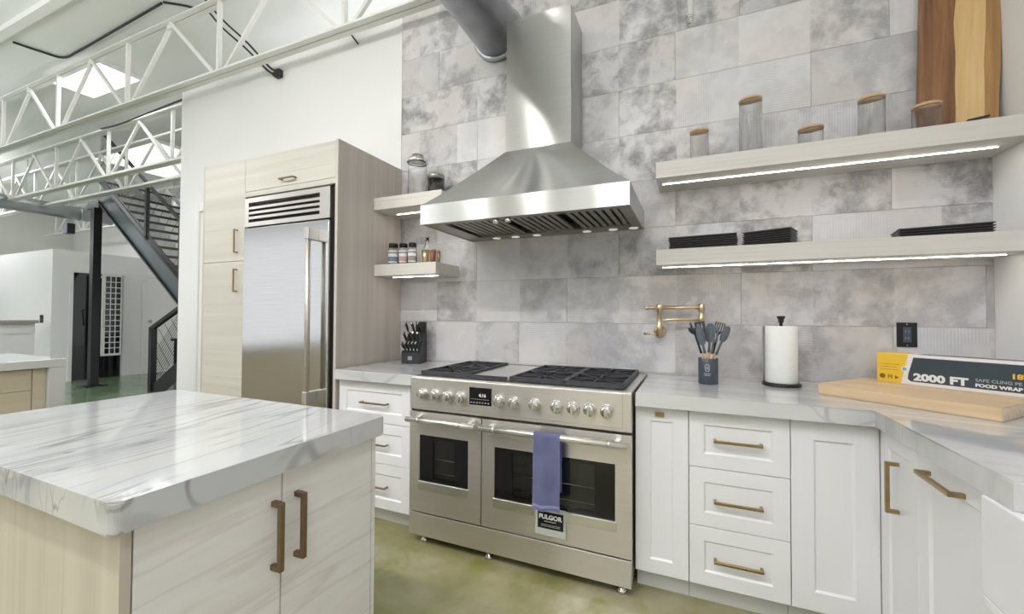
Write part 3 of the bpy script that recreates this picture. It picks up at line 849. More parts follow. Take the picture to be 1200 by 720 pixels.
for x in (-1.22, -1.08, -.93, -.60, -.44, -.32):
    MB().lathe([(.0, -.0015), (.024, -.0015), (.028, .002), (.028, .006)], (x, 2.555, hz0 + .002), 16, cap=False).build('hood_lamp', M['hoodlamp'], lp)
for x in (-.97, -.90):
    MB().lathe([(.016, -.025), (.018, -.022), (.018, .004)], (x, 2.02, hz0 + .002), 14).build('hood_knob', M['chrome'], t)

# ceiling duct running towards the room beside the hood chimney
t = thing('air_duct', 'round galvanised spiral duct entering the tiled wall left of the hood chimney', 'duct', (-1.235, 1, 3.21))
mb = MB(); mb.lathe([(.165, -3.0), (.165, YW - .01)], (-1.235, 0, 3.21), 36, 'Y'); mb.build('duct_pipe', M['duct'], t)
for y in (-2, -1.2, -.4, .4, 1.2, 2.0):
    MB().lathe([(.166, y - .012), (.171, y - .006), (.171, y + .006), (.166, y + .012)], (-1.235, 0, 3.21), 36, 'Y', cap=False).build('seam_band', M['duct'], t)
MB().lathe([(.166, YW - .05), (.185, YW - .05), (.185, YW - .0095), (.166, YW - .0095)], (-1.235, 0, 3.21), 36, 'Y', cap=False).build('wall_collar', M['duct'], t)
MB().lathe([(.165, -3.002), (.165, -2.99)], (-1.235, 0, 3.21), 36, 'Y').build('end_cap', M['duct'], t)
wm = MB()
for y0_, dz in ((1.75, 0), (1.95, 0)):
    wm.tube([(-1.235 + .19 * math.cos(a), y0_, 3.21 + .19 * math.sin(a)) for a in [R(x) for x in range(-95, 96, 10)]] + [(-1.235, y0_, 3.9), (-1.235, y0_, CEIL)], .003, 6)
wm.build('hanger_wire', M['steel_light'], t)

# hanging sprinkler pipe
t = thing('sprinkler_pipe', 'slim white pipe hanging down in front of the tiled wall above the shelves', 'pipe', (-.007, 2.42, 2.85))
MB().cyl((-.007, 2.42, 2.86), .016, CEIL - 2.86).build('pipe', M['trim'], t)
MB().lathe([(.004, 2.826), (.019, 2.832), (.019, 2.838), (.008, 2.842), (.012, 2.86), (.018, 2.862), (.018, 2.875)], (-.007, 2.42, 0), 14).build('sprinkler_head', M['chrome'], t)

# ================================================================== ON THE COUNTER
# pot filler
t = thing('pot_filler', 'brass double-jointed pot filler tap mounted on the tiled wall beside the range', 'tap', (-.176, YW - .01, 1.166))
py = YW - .068
MB().lathe([(.036, 0), (.036, -.006), (.030, -.012), (.014, -.014), (.014, -.062)], (-.176, YW - .009, 1.166), 24, 'Y').build('wall_flange', M['brass_l'], t)
mb = MB(); mb.lathe([(.0165, 1.140), (.0165, 1.205), (.0135, 1.21), (.0135, 1.283), (.018, 1.287), (.018, 1.322), (.012, 1.326)], (-.176, py, 0), 18)
mb.build('riser', M['brass_l'], t)
mb = MB(); mb.tube([(-.262, py, 1.153), (-.18, py, 1.153)], .0065, 10); mb.build('lever_handle', M['brass_l'], t)
mb = MB(); mb.tube([(-.245, py, 1.303), (-.20, py, 1.303)], .008, 12); mb.lathe([(.011, -.25), (.011, -.238)], (0, py, 1.303), 12, 'X'); mb.build('joint_lever', M['brass_l'], t)
mb = MB(); mb.tube([(-.165, py, 1.305), (.045, py, 1.305)], .0095, 12); mb.build('upper_arm', M['brass_l'], t)
mb = MB(); mb.lathe([(.011, 1.215), (.0155, 1.218), (.0155, 1.262), (.012, 1.265), (.012, 1.282), (.0155, 1.285), (.0155, 1.325), (.010, 1.328)], (.045, py, 0), 18); mb.build('elbow_joint', M['brass_l'], t)
mb = MB(); mb.tube([(.035, py - .004, 1.237), (-.12, py - .004, 1.237), (-.145, py - .004, 1.233), (-.152, py - .004, 1.222)], .008, 12); mb.build('lower_arm', M['brass_l'], t)

# wall outlet
t = thing('wall_outlet', 'black wall outlet plate on the tiled wall above the food wrap box', 'outlet', (.948, YW - .01, 1.173))
O = FY(YW - .0095)
MB(O).box((.910, 0, 1.114), (.987, .006, 1.232), .002).build('cover_plate', M['display'], t)
MB(O).box((.933, .0055, 1.137), (.964, .0085, 1.210), .001).build('receptacle', M['speaker'], t)
mb = MB(O)
for z in (1.157, 1.190):
    mb.box((.941, .0080, z - .006), (.944, .0088, z + .006)); mb.box((.952, .0080, z - .006), (.955, .0088, z + .006))
for z in (1.122, 1.224): mb.lathe([(.0035, .006), (.0035, .0068)], (.9485, 0, z), 10, 'Y')
mb.build('slots', M['steel_dark'], t)

# utensil crock and utensils
ux, uy = .072, 2.352
t = thing('utensil_crock', 'slate grey cylindrical utensil crock with a pale printed emblem, right of the range', 'crock', (ux, uy, .915))
MB().lathe([(.0, .915), (.044, .915), (.047, .918), (.047, 1.043), (.0455, 1.045), (.0435, 1.043), (.0435, .925), (.0, .925)], (ux, uy, 0), 32, cap=False).build('pot', M['crock'], t)
def on_crock(fn, u0, u1, v0, v1, name):   # printed patch wrapped round the front of the crock
    mb = MB()
    def p(u, v):
        a = -math.pi / 2 - .12 + (u0 + (u1 - u0) * u) / .047; r = .0473
        return (ux + r * math.cos(a), uy + r * math.sin(a), v0 + (v1 - v0) * v)
    mb.grid(p, 6, 1); return mb
em = on_crock(None, -.016, .016, .968, .972, '')
for (u0, u1, v0, v1) in ((-.013, .013, .960, .964), (-.011, -.006, .985, 1.012), (.006, .011, .985, 1.012), (-.008, .008, 1.012, 1.018), (-.008, .008, .980, .985), (-.003, .003, .992, 1.005)):
    def p(u, v, a_=(u0, u1, v0, v1)):
        a = -math.pi / 2 - .12 + (a_[0] + (a_[1] - a_[0]) * u) / .047; r = .0474
        return (ux + r * math.cos(a), uy + r * math.sin(a), a_[2] + (a_[3] - a_[2]) * v)
    em.grid(p, 3, 1)
em.build('emblem', M['crock_print'], t)
def utensil(name, label, cat, base, tip, head_fn, mat, wood=.085):
    """wooden grip standing in the crock, silicone shaft and head; built along base->tip"""
    b, q = Vector(base), Vector(tip); d = (q - b).normalized()
    t = thing(name, label, cat, b)
    a = d.cross(Vector((0, 1, 0))).normalized(); n = a.cross(d)
    L = (q - b).length
    W = lambda x, y, z: b + a * x + n * y + d * z
    gl = .150
    mb = MB(); mb.tube([W(0, 0, 0), W(0, 0, .03), W(0, 0, gl * .6), W(0, 0, gl)], .006, 10, radii=[.006, .0075, .0065, .0055]); mb.build('wooden_grip', M['lightwood'], t)
    mb = MB(); mb.tube([W(0, 0, gl - .004), W(0, 0, gl + .02), W(0, 0, L - .07), W(0, 0, L - .05)], .005, 10, radii=[.0068, .0055, .0050, .0055])
    head_fn(mb, W, L); mb.build('head', mat, t)
    return t
def paddle(w, l, th=.005, bend=0, slots=False, round_=1.0):
    def fn(mb, W, L):
        n = 14; z0, z1 = L - l, L
        prof = [(0.0, .12)] + [(k / n, max(.12, math.sin(math.pi * (.08 + .86 * k / n)) ** (.55 * round_))) for k in range(1, n)] + [(1, .25)]
        if slots:
            for lane in (-1, 0, 1):
                for (a0, a1) in ((0, 1),):
                    mb.hexa([W(lane * w * .31 - w * .11, -th, z0 + l * .2), W(lane * w * .31 + w * .11, -th, z0 + l * .2), W(lane * w * .31 + w * .11, th, z0 + l * .2), W(lane * w * .31 - w * .11, th, z0 + l * .2),
                             W(lane * w * .31 - w * .11, -th, z1 - l * .1), W(lane * w * .31 + w * .11, -th, z1 - l * .1), W(lane * w * .31 + w * .11, th, z1 - l * .1), W(lane * w * .31 - w * .11, th, z1 - l * .1)])
            for zz in (z0 + l * .12, z1 - l * .14):
                mb.hexa([W(-w * .42, -th, zz), W(w * .42, -th, zz), W(w * .42, th, zz), W(-w * .42, th, zz), W(-w * .42, -th, zz + l * .14), W(w * .42, -th, zz + l * .14), W(w * .42, th, zz + l * .14), W(-w * .42, th, zz + l * .14)])
        else:
            rows = []
            for q, s_ in prof:
                zz = z0 + (z1 - z0) * q; h = w / 2 * s_; cb = bend * math.sin(math.pi * q)
                rows.append(mb.vs([W(-h, cb - th / 2, zz), W(0, cb - th / 2 + bend * .5, zz), W(h, cb - th / 2, zz), W(h, cb + th / 2, zz), W(0, cb + th / 2 + bend * .5, zz), W(-h, cb + th / 2, zz)]))
            for a, b in zip(rows, rows[1:]):
                for k in range(6): mb.f([a[k], a[(k + 1) % 6], b[(k + 1) % 6], b[k]], True)
            mb.f(rows[0][::-1]); mb.f(rows[-1])
    return fn
def ladle_head(mb, W, L):
    c = W(-.012, -.018, L - .035); n = 20
    rows = []
    for k in range(7):
        a = math.pi / 2 * k / 6
        rows.append([c + Vector((.036 * math.sin(a) * math.cos(2 * math.pi * j / n), .036 * math.sin(a) * math.sin(2 * math.pi * j / n) * .75, -.034 * math.cos(a))) for j in range(n)])
    rr = [mb.vs(r) for r in rows]
    for a, b in zip(rr, rr[1:]):
        for j in range(n): mb.f([a[j], a[(j + 1) % n], b[(j + 1) % n], b[j]], True)
    inner = [mb.vs([c + (v - c) * .93 for v in r]) for r in rows]
    for a, b in zip(inner, inner[1:]):
        for j in range(n): mb.f([a[j], b[j], b[(j + 1) % n], a[(j + 1) % n]], True)
    for j in range(n): mb.f([rr[-1][j], rr[-1][(j + 1) % n], inner[-1][(j + 1) % n], inner[-1][j]])
    mb.tube([W(0, 0, L - .06), W(.004, .004, L - .02), W(.004, .004, L)], .005, 8)
def fork_head(mb, W, L):
    for k in range(-2, 3):
        mb.tube([W(0, 0, L - .07), W(k * .009, -.004 * abs(k), L - .045), W(k * .011, 0, L - .02), W(k * .010, .012, L)], .0032, 6)
def B(dx, dy): return (ux + dx, uy + dy, .928)
utensil('ladle', 'dark navy silicone soup ladle leaning left in the slate crock', 'utensil', B(.012, -.005), (ux - .080, uy + .012, 1.225), ladle_head, M['navy'])
utensil('spatula', 'slate grey solid spatula leaning left at the front of the crock', 'utensil', B(.012, -.018), (ux - .046, uy - .046, 1.213), paddle(.040, .105, .005), M['slate_sil'])
utensil('turner', 'black square-ended turner at the back left of the crock', 'utensil', B(.006, .012), (ux - .040, uy + .065, 1.228), paddle(.060, .075, .0025, slots=True), M['black'])
utensil('serving_spoon', 'large slate grey serving spoon upright in the crock centre', 'utensil', B(-.004, .006), (ux + .012, uy + .004, 1.222), paddle(.048, .10, .005, .008, round_=.8), M['slate_sil'])
utensil('slotted_spoon', 'grey slotted spoon at the front centre of the crock', 'utensil', B(.0, -.02), (ux + .030, uy - .055, 1.203), paddle(.044, .085, .0022, slots=True), M['slate_sil'])
utensil('pasta_fork', 'black toothed pasta fork at the back right of the crock', 'utensil', B(-.012, .010), (ux + .062, uy + .060, 1.226), fork_head, M['black'])
utensil('basting_spoon', 'slate grey spoon leaning furthest right in the crock', 'utensil', B(-.016, -.008), (ux + .092, uy - .012, 1.208), paddle(.036, .085, .004, .006, round_=.8), M['slate_sil'])

# paper towel
px, py_ = .405, 2.448
t = thing('paper_towel_holder', 'black round-based upright paper towel holder on the counter', 'holder', (px, py_, .915))
MB().lathe([(.0, .915), (.082, .915), (.084, .918), (.084, .926), (.080, .930), (.0, .930)], (px, py_, 0), 36, cap=False).build('base', M['black'], t)
MB().lathe([(.007, .93), (.007, 1.226), (.012, 1.228), (.012, 1.243), (.017, 1.25), (.019, 1.256), (.017, 1.260), (.0, 1.2605)], (px, py_, 0), 18, cap=False).build('post', M['black'], t)
t = thing('paper_towel_roll', 'white paper towel roll standing on the black holder', 'paper towel', (px, py_, .931))
mb = MB(); mb.lathe([(.02, .9315), (.068, .9315), (.0695, .934), (.0695, 1.208), (.068, 1.2105), (.02, 1.2105)], (px, py_, 0), 40, cap=False)
mb.lathe([(.02, .9315), (.02, 1.2105)], (px, py_, 0), 24, cap=False)
mb.build('roll', M['paper'], t)
mb = MB()
def sheet(u, v):
    a = math.pi * .80 + u * .75; r = .0698 + .012 * u * u + .004 * u * v
    return (px + r * math.cos(a), py_ + r * math.sin(a), .934 + .274 * v)
mb.grid(sheet, 10, 6); bmesh.ops.solidify(mb.bm, geom=mb.bm.faces[:], thickness=.0006); mb.build('loose_sheet', M['paper'], t)

# cutting board + food wrap box (turned into the corner)
ang = math.atan2(-.36, .425)
t = thing('cutting_board', 'thick pale maple cutting board lying across the counter corner', 'cutting board', (.505, 2.262, .9152), ang)
mb = MB(); L_, D_ = .560, .420
mb.prism([(.012, 0), (L_ - .003, 0), (L_, .003), (L_, D_ - .012), (L_ - .012, D_), (.02, D_), (.0, D_ - .02), (0, .03), (.004, .012)], 0, .046)
bmesh.ops.bevel(mb.bm, geom=[e for e in mb.bm.edges if abs(e.verts[0].co.z - e.verts[1].co.z) < .001], offset=.0025, segments=2, affect='EDGES')
mb.build('board', M['board'], t, local=True)
MB().box((L_ - .0002, .004, .003), (L_ + .0006, D_ - .014, .043)).build('end_grain', M['board_end'], t, local=True)
ca, sa = math.cos(ang), math.sin(ang)
bo = Vector((.790, 2.470, .9152 + .0462))
t = thing('food_wrap_box', 'yellow and black food wrap carton standing on the cutting board', 'box', bo, ang)
bl_, bh, bd = .475, .132, .128
MB().box((0, 0, 0), (bl_, bd, bh), .0015).build('carton', M['box_white'], t, local=True)
e = .0004
mb = MB()
mb.hexa([(.001, -e, .001), (.086, -e, .001), (.086, .001, .001), (.001, .001, .001), (.001, -e, bh - .001), (.112, -e, bh - .001), (.112, .001, bh - .001), (.001, .001, bh - .001)])
mb.box((.001, .0015, bh - .0005), (.1, bd - .002, bh + e)); mb.box((-e, .002, .001), (.0005, bd - .002, bh - .002))
mb.build('yellow_panel', M['box_yellow'], t, local=True)
mb = MB()
pts = [(.110, .024), (.120, .014), (bl_ - .001, .014), (bl_ - .001, bh - .012), (.130, bh - .012), (.112, .046)]
a = mb.vs([(x, -e, z) for x, z in pts]); b = mb.vs([(x, .001, z) for x, z in pts]); mb.f(a); mb.f(b[::-1])
for k in range(len(pts)): mb.f([a[k], a[(k + 1) % len(pts)], b[(k + 1) % len(pts)], b[k]])
mb.build('dark_panel', M['box_dark'], t, local=True)
MB().lathe([(.0115, -.0009), (.0115, .0005)], (.099, 0, .066), 24, 'Y').build('white_badge', M['labelwhite'], t, local=True)
MB().lathe([(.0075, -.0012), (.0075, .0005)], (.099, 0, .066), 20, 'Y').build('badge_centre', M['badge'], t, local=True)
r90 = (R(90), 0, 0)
text('2000 FT', .041, M['labelwhite'], t, (.130, -.0006, .022), r90, bold=.0021, sx=1.22)
text('SAFE CLING PE', .0165, M['ink_grey'], t, (.318, -.0006, .043), r90, bold=.0002, sx=1.12)
text('FOOD WRAP', .0175, M['labelwhite'], t, (.318, -.0006, .022), r90, bold=.0009, sx=1.18)
text('18"', .026, M['ink_yellow'], t, (.412, -.0006, .066), r90, bold=.001, sx=1.2)
mb = MB()
for k, (u0, u1) in enumerate(((.012, .084), (.012, .070), (.012, .078))): mb.box((u0, -.0007, .082 - k * .012), (u1, .0005, .0835 - k * .012))
mb.lathe([(.011, -.0007), (.011, .0005)], (.020, 0, .027), 16, 'Y'); mb.lathe([(.010, -.0007), (.010, .0005)], (.07, 0, .025), 3, 'Y')
for k in range(3): mb.box((.040 + k * .006, -.0007, .018 + (k % 2) * .006), (.044 + k * .006, .0005, .036 - (k % 2) * .004))
mb.build('printed_icons', M['ink_brown'], t, local=True)
mb = MB(); mb.box((.135, .02, bh - .0005), (bl_ - .02, bd - .03, bh + e)); mb.build('lid_panel', M['box_dark'], t, local=True)

# ------------------------------------------------------------------ jars on the upper right shelf
def jar(x, y, r, h, label, lid='wood', zs=2.0775):
    t = thing('glass_jar', label, 'jar', (x, y, zs), 0, 'glass jars on the upper shelf')
    zt = zs + h
    mb = MB(); q = .0028
    mb.lathe([(.0, zs + .0005), (r - .004, zs + .0005), (r, zs + .005), (r, zt - .004), (r - .0015, zt), (r - q, zt - .002), (r - q, zs + .009), (r - q - .004, zs + .006), (.0, zs + .006)], (x, y, 0), 32, cap=False)
    mb.build('glass_body', M['glass'], t)
    MB().lathe([(.0, zt + .001), (r + .001, zt + .001), (r + .001, zt + .012), (r - .002, zt + .014), (.0, zt + .014)], (x, y, 0), 32, cap=False).build('wooden_lid', M['lightwood'], t)
    MB().lathe([(.0, zt - .012), (r - q - .001, zt - .012), (r - q - .001, zt + .001), (.0, zt + .001)], (x, y, 0), 28, cap=False).build('lid_seal', M['lightwood'], t)
jar(.036, 2.46, .046, .170, 'short glass jar with wooden lid, leftmost on the upper shelf')
jar(.278, 2.455, .053, .290, 'tallest glass jar with wooden lid, second from left on the upper shelf')
jar(.535, 2.45, .052, .095, 'lowest glass jar with wooden lid, barely rising above the upper shelf edge')
jar(.772, 2.45, .050, .195, 'medium glass jar with wooden lid, second from the right on the upper shelf')
jar(.965, 2.44, .050, .118, 'short glass jar in front of the live-edge wooden board')

# live-edge board leaning in the corner
t = thing('live_edge_board', 'tall live-edge wood slab, dark and pale grained, in the upper shelf corner', 'board', (1.108, 2.535, 2.0855), R(-3))
t.rotation_euler = (R(-3), R(2.2), R(-4))
th2 = .030; hgt = 1.05
def wob(z, s_, a=.004): return a * math.sin(z * 9 + s_) + a * .6 * math.sin(z * 21 + s_ * 2)
def strip(fa, fb, name, mat):
    mb = MB(); n = 16; rows = []
    for k in range(n + 1):
        z = hgt * k / n; a, b = fa(z), fb(z)
        rows.append(mb.vs([(a, -th2 / 2, z), (b, -th2 / 2, z), (b, th2 / 2, z), (a, th2 / 2, z)]))
    for p, q in zip(rows, rows[1:]):
        for k in range(4): mb.f([p[k], p[(k + 1) % 4], q[(k + 1) % 4], q[k]])
    mb.f(rows[0][::-1]); mb.f(rows[-1]); mb.build(name, mat, t, local=True)
strip(lambda z: -.138, lambda z: -.016 + wob(z, 0), 'heartwood', M['heartwood'])
strip(lambda z: -.0155 + wob(z, 0), lambda z: .082 + wob(z, 2, .002), 'sapwood', M['sapwood'])
strip(lambda z: .0825 + wob(z, 2, .002), lambda z: .130 + wob(z, 4, .002), 'edge_wood', M['edgewood'])
rod = MB().bar((1.06, 2.352, 2.0835), (1.125, 2.346, 2.0905), .014, .008).build('serving_stick', M['black'], None, origin=(1.09, 2.35, 2.08))
setp(rod, 'thin black stick lying on the upper shelf edge below the live-edge board', 'stick')

# black trays on the lower shelf
def tray_proto(w, d, name='serving_tray'):
    t = thing(name, 'x', 'tray', (0, 0, 0))
    i_ = .008
    mb = MB(); mb.hexa([(-w / 2 + i_, -d / 2 + i_, 0), (w / 2 - i_, -d / 2 + i_, 0), (w / 2 - i_, d / 2 - i_, 0), (-w / 2 + i_, d / 2 - i_, 0), (-w / 2 + i_ * .6, -d / 2 + i_ * .6, .0065), (w / 2 - i_ * .6, -d / 2 + i_ * .6, .0065), (w / 2 - i_ * .6, d / 2 - i_ * .6, .0065), (-w / 2 + i_ * .6, d / 2 - i_ * .6, .0065)])
    mb.build('tray_base', M['black'], t, local=True)
    mb = MB(); r = .011; z, h = .0066, .0112
    mb.box((-w / 2, -d / 2, z), (w / 2, -d / 2 + r, h), .001); mb.box((-w / 2, d / 2 - r, z), (w / 2, d / 2, h), .001)
    mb.box((-w / 2, -d / 2 + r, z), (-w / 2 + r, d / 2 - r, h), .001); mb.box((w / 2 - r, -d / 2 + r, z), (w / 2, d / 2 - r, h), .001)
    mb.build('tray_rim', M['tray'], t, local=True)
    return t
order = ['bottom', 'second from bottom', 'third from bottom', 'fourth from bottom', 'second from top', 'top']
def trays(x, y, rz, n, w, d, where, slope=0):
    src = None
    for k in range(n):
        nm = ['bottom', 'second from bottom', 'third from bottom', 'fourth from bottom', 'fifth from bottom', 'sixth from bottom'][k] if k < n - 1 else 'top'
        lab = 'flat black tray, %s of the %s' % (nm, where)
        loc = (x + rnd.uniform(-.002, .002), y + rnd.uniform(-.002, .002), 1.6095 + k * .0115)
        if src is None:
            src = tray_proto(w, d); src.location = loc; src.rotation_euler = (0, 0, rz); src['label'] = lab; src['group'] = 'black trays on the lower shelf'
        else: dup_tree(src, loc, rz + rnd.uniform(-.01, .01), lab, 'black trays on the lower shelf')
trays(.052, 2.470, R(-4), 6, .325, .20, 'left stack on the lower shelf')
trays(.362, 2.470, R(-21), 7, .215, .14, 'middle stack on the lower shelf')
trays(1.010, 2.462, R(-9), 4, .30, .16, 'low right stack on the lower shelf')

# ------------------------------------------------------------------ left shelves
x, y, zs = -1.80, 2.45, 2.0755
t = thing('glass_jar', 'tall round glass jar with a steel lid on the short upper shelf', 'jar', (x, y, zs))
MB().lathe([(.0, zs + .0005), (.062, zs + .0005), (.066, zs + .006), (.066, zs + .245), (.060, zs + .26), (.0572, zs + .258), (.0625, zs + .243), (.0625, zs + .011), (.0, zs + .009)], (x, y, 0), 36, cap=False).build('glass_body', M['glass'], t)
MB().lathe([(.0, zs + .262), (.074, zs + .262), (.076, zs + .268), (.074, zs + .285), (.045, zs + .300), (.043, zs + .318), (.0, zs + .322)], (x, y, 0), 36, cap=False).build('steel_lid', M['chrome'], t)
x, y = -1.655, 2.47
t = thing('glass_canister', 'smoky grey glass canister behind the hood edge on the short upper shelf', 'canister', (x, y, zs))
MB().lathe([(.0, zs + .0005), (.058, zs + .0005), (.06, zs + .005), (.06, zs + .13), (.057, zs + .128), (.057, zs + .009), (.0, zs + .008)], (x, y, 0), 32, cap=False).build('glass_body', M['glass_grey'], t)
MB().lathe([(.0, zs + .131), (.061, zs + .131), (.061, zs + .158), (.058, zs + .162), (.0, zs + .162)], (x, y, 0), 32, cap=False).build('grey_lid', M['steel_dark'], t)
zs = 1.6065
def spice(x, y, w, h, col1, label):
    t = thing('spice_jar', label, 'jar', (x, y, zs), 0, 'spice jars on the short lower shelf')
    r = w / 2
    MB().lathe([(.0, zs + .0005), (r - .003, zs + .0005), (r, zs + .004), (r, zs + h * .76), (r * .86, zs + h * .80), (r * .84, zs + h * .79), (r * .93, zs + h * .74), (r * .93, zs + .006), (.0, zs + .006)], (x, y, 0), 24, cap=False).build('glass_body', M['glass'], t)
    MB().lathe([(.0, zs + .007), (r * .9, zs + .007), (r * .9, zs + h * .62), (.0, zs + h * .63)], (x, y, 0), 20, cap=False).build('spice', M['spice'], t)
    MB().lathe([(.0, zs + h * .81), (r * .92, zs + h * .81), (r * .92, zs + h * .97), (r * .88, zs + h), (.0, zs + h)], (x, y, 0), 20, cap=False).build('black_cap', M['black'], t)
    def wrap(z0, z1, m, nm, rr):
        mb = MB(); mb.grid(lambda u, v: (x + rr * math.cos(-math.pi * .98 + math.pi * .96 * u), y + rr * math.sin(-math.pi * .98 + math.pi * .96 * u), z0 + (z1 - z0) * v), 14, 1); return mb.build(nm, m, t)
    lb = wrap(zs + h * .10, zs + h * .66, M['labelwhite'], 'paper_label', r + .0006)
    wrap(zs + h * .16, zs + h * .38, col1, 'label_band', r + .0011); wrap(zs + h * .52, zs + h * .60, M[{0: 'labelgrey'}.get(0)], 'label_line', r + .0011)
spice(-1.955, 2.39, .072, .155, M['labelblue'], 'spice jar with a blue-banded label, leftmost on the short lower shelf')
spice(-1.868, 2.39, .062, .150, M['labelpink'], 'spice jar with a pink-banded label, between two other spice jars')
spice(-1.790, 2.39, .060, .150, M['labelgrey'], 'spice jar with a grey label, rightmost of three black-capped jars')
x, y = -1.745, 2.50
t = thing('glass_bottle', 'slim clear glass bottle with a pale stopper behind the spice jars', 'bottle', (x, y, zs))
MB().lathe([(.0, zs + .0005), (.026, zs + .0005), (.028, zs + .004), (.028, zs + .12), (.012, zs + .16), (.012, zs + .20), (.009, zs + .20), (.009, zs + .158), (.025, zs + .118), (.025, zs + .008), (.0, zs + .007)], (x, y, 0), 24, cap=False).build('glass_body', M['glass'], t)
MB().lathe([(.0, zs + .2005), (.017, zs + .2005), (.017, zs + .212), (.0, zs + .214)], (x, y, 0), 18, cap=False).build('stopper', M['labelpink'], t)
for x, r, h, m, lab, nm in ((-1.695, .026, .098, M['brass_l'], 'small gold tumbler beside the spice jars', 'tumbler'), (-1.635, .021, .096, M['coppery'], 'small reddish-brown cup right of the gold tumbler', 'cup'), (-1.587, .011, .085, M['brass'], 'thin dark brass shaker at the right end of the short lower shelf', 'shaker')):
    t = thing(nm, lab, nm, (x, 2.41, zs))
    MB().lathe([(.0, zs + .0003), (r * .86, zs + .0003), (r, zs + h), (r * .92, zs + h), (r * .8, zs + .005), (.0, zs + .005)], (x, 2.41, 0), 20, cap=False).build('vessel', m, t)
    MB().lathe([(r * .93, zs + h * .8), (r * 1.01, zs + h * .8), (r * 1.03, zs + h * .86), (r * .95, zs + h * .86)], (x, 2.41, 0), 20, cap=False).build('rim_band', m, t)

# ------------------------------------------------------------------ knife block
kx, ky, kz = -1.815, 2.445, .9152
t = thing('knife_block', 'black knife block with a square emblem, full of knives, left of the range', 'knife block', (kx, ky, kz), R(14))
mb = MB()
def wedge(x0, x1, prof):
    a = mb.vs([(x0, y, z) for y, z in prof]); b = mb.vs([(x1, y, z) for y, z in prof]); n = len(prof)
    mb.f(a); mb.f(b[::-1])
    for k in range(n): mb.f([a[k], a[(k + 1) % n], b[(k + 1) % n], b[k]])
wedge(-.065, .065, [(-.055, 0), (.085, 0), (.085, .20), (.060, .21), (-.055, .078)])
mb.build('block', M['black_steel'], t, local=True)
MB().box((-.066, -.0575, .002), (.066, -.055, .074), .001).build('front_plate', M['plate'], t, local=True)
MB().box((-.017, -.0585, .026), (.013, -.0573, .052)).build('emblem', M['crock_print'], t, local=True)
MB().box((-.012, .062, .20), (.064, .085, .290), .002).build('rear_slot_board', M['black'], t, local=True)
m4 = Matrix.Translation((kx, ky, kz)) @ Matrix.Rotation(R(14), 4, 'Z')
def knife(lx, q, ln, label, tall):
    y, z = -.055 + .115 * q, .078 + .132 * q
    nrm = Vector((0, -.62, .78))
    base = m4 @ (Vector((lx, y, z)) + nrm * .006); d = (m4.to_3x3() @ nrm).normalized()
    t = thing('kitchen_knife', label, 'knife', base, 0, 'knives in the black block')
    sx = (m4.to_3x3() @ Vector((1, 0, 0))).normalized(); n = sx.cross(d)
    W = lambda a, b, c: base + sx * a + n * b + d * c
    MB().hexa([W(-.005, -.010, .0), W(.005, -.010, .0), W(.005, .010, .0), W(-.005, .010, .0), W(-.005, -.009, .016), W(.005, -.009, .016), W(.005, .009, .016), W(-.005, .009, .016)]).build('bolster', M['chrome'], t)
    MB().tube([W(0, 0, .015), W(0, .001, .03), W(0, 0, ln * .6), W(0, .003, ln)], .008, 8, radii=[.0085, .0075, .0088, .0095]).build('grip', M['black'], t)
    MB().hexa([W(-.004, -.011, ln - .002), W(.004, -.011, ln - .002), W(.004, .011, ln - .002), W(-.004, .011, ln - .002), W(-.0035, -.009, ln + .007), W(.0035, -.009, ln + .007), W(.0035, .009, ln + .007), W(-.0035, .009, ln + .007)]).build('steel_butt', M['chrome'], t)
ROWS = [(.12, 5, .062, 'front row'), (.50, 4, .082, 'middle row'), (.88, 3, .105, 'back row')]
ordn = ['first', 'second', 'third', 'fourth', 'fifth']
for q, n, ln, rn in ROWS:
    for k in range(n):
        lx = (-.050 + .10 * k / (n - 1)) if q < .8 else (-.05 + .045 * k)
        knife(lx, q, ln, 'black-handled knife, %s from the left in the %s of the block' % (ordn[k], rn), 0)

# ================================================================== ROOF TRUSSES
def truss(y, zb, zt, xa, xb, xn, step, label):
    t = thing('roof_truss', label, 'truss', ((xa + xb) / 2, y, zb), 0, 'white open-web roof trusses')
    c = .075
    for nm, z in (('bottom_chord', zb), ('top_chord', zt)):
        mb = MB()
        mb.box((xa, y - .052, z - .006), (xb, y - .004, z + .006)); mb.box((xa, y - .012, z + .006), (xb, y - .004, z + .05))
        mb.box((xa, y + .004, z - .006), (xb, y + .052, z + .006)); mb.box((xa, y + .004, z + .006), (xb, y + .012, z + .05))
        mb.build(nm, M['truss'], t)
    n0 = math.ceil((xa - xn) / step); n1 = math.floor((xb - xn) / step)
    for k in range(n0, n1 + 1):
        x = xn + k * step
        MB().bar((x, y, zb + .01), (x, y, zt), .034, .034, (0, 1, 0)).build('web_post', M['truss'], t)
        for s_ in (-1, 1):
            x2 = x + s_ * step / 2
            if xa < x2 < xb:
                yy = y + .018 * s_
                MB().bar((x + s_ * .04, yy, zb + .015), (x2 - s_ * .03, yy, zt - .005), .030, .030, (0, 1, 0)).build('web_diagonal', M['truss'], t)
        if xa < x + step / 2 < xb:
            MB().box((x + step / 2 - .05, y - .012, zt - .05), (x + step / 2 + .05, y + .012, zt + .02)).build('gusset', M['truss'], t)
    return t
st = 1.545
truss(2.45, 3.485, 4.175, -17.5, 1.2, -5.595, st, 'nearest white roof truss, running along just in front of the tiled wall')
truss(3.17, 3.20, 3.88, -17.5, -2.6, -9.245, st, 'second white roof truss, passing behind the end of the white wall')
truss(3.60, 3.20, 3.88, -17.5, -2.6, -9.75, st, 'third white roof truss, crossing above the black staircase')
truss(5.78, 3.485, 4.175, -17.5, -5.2, -10.6, st, 'farthest white roof truss, beyond the black staircase')

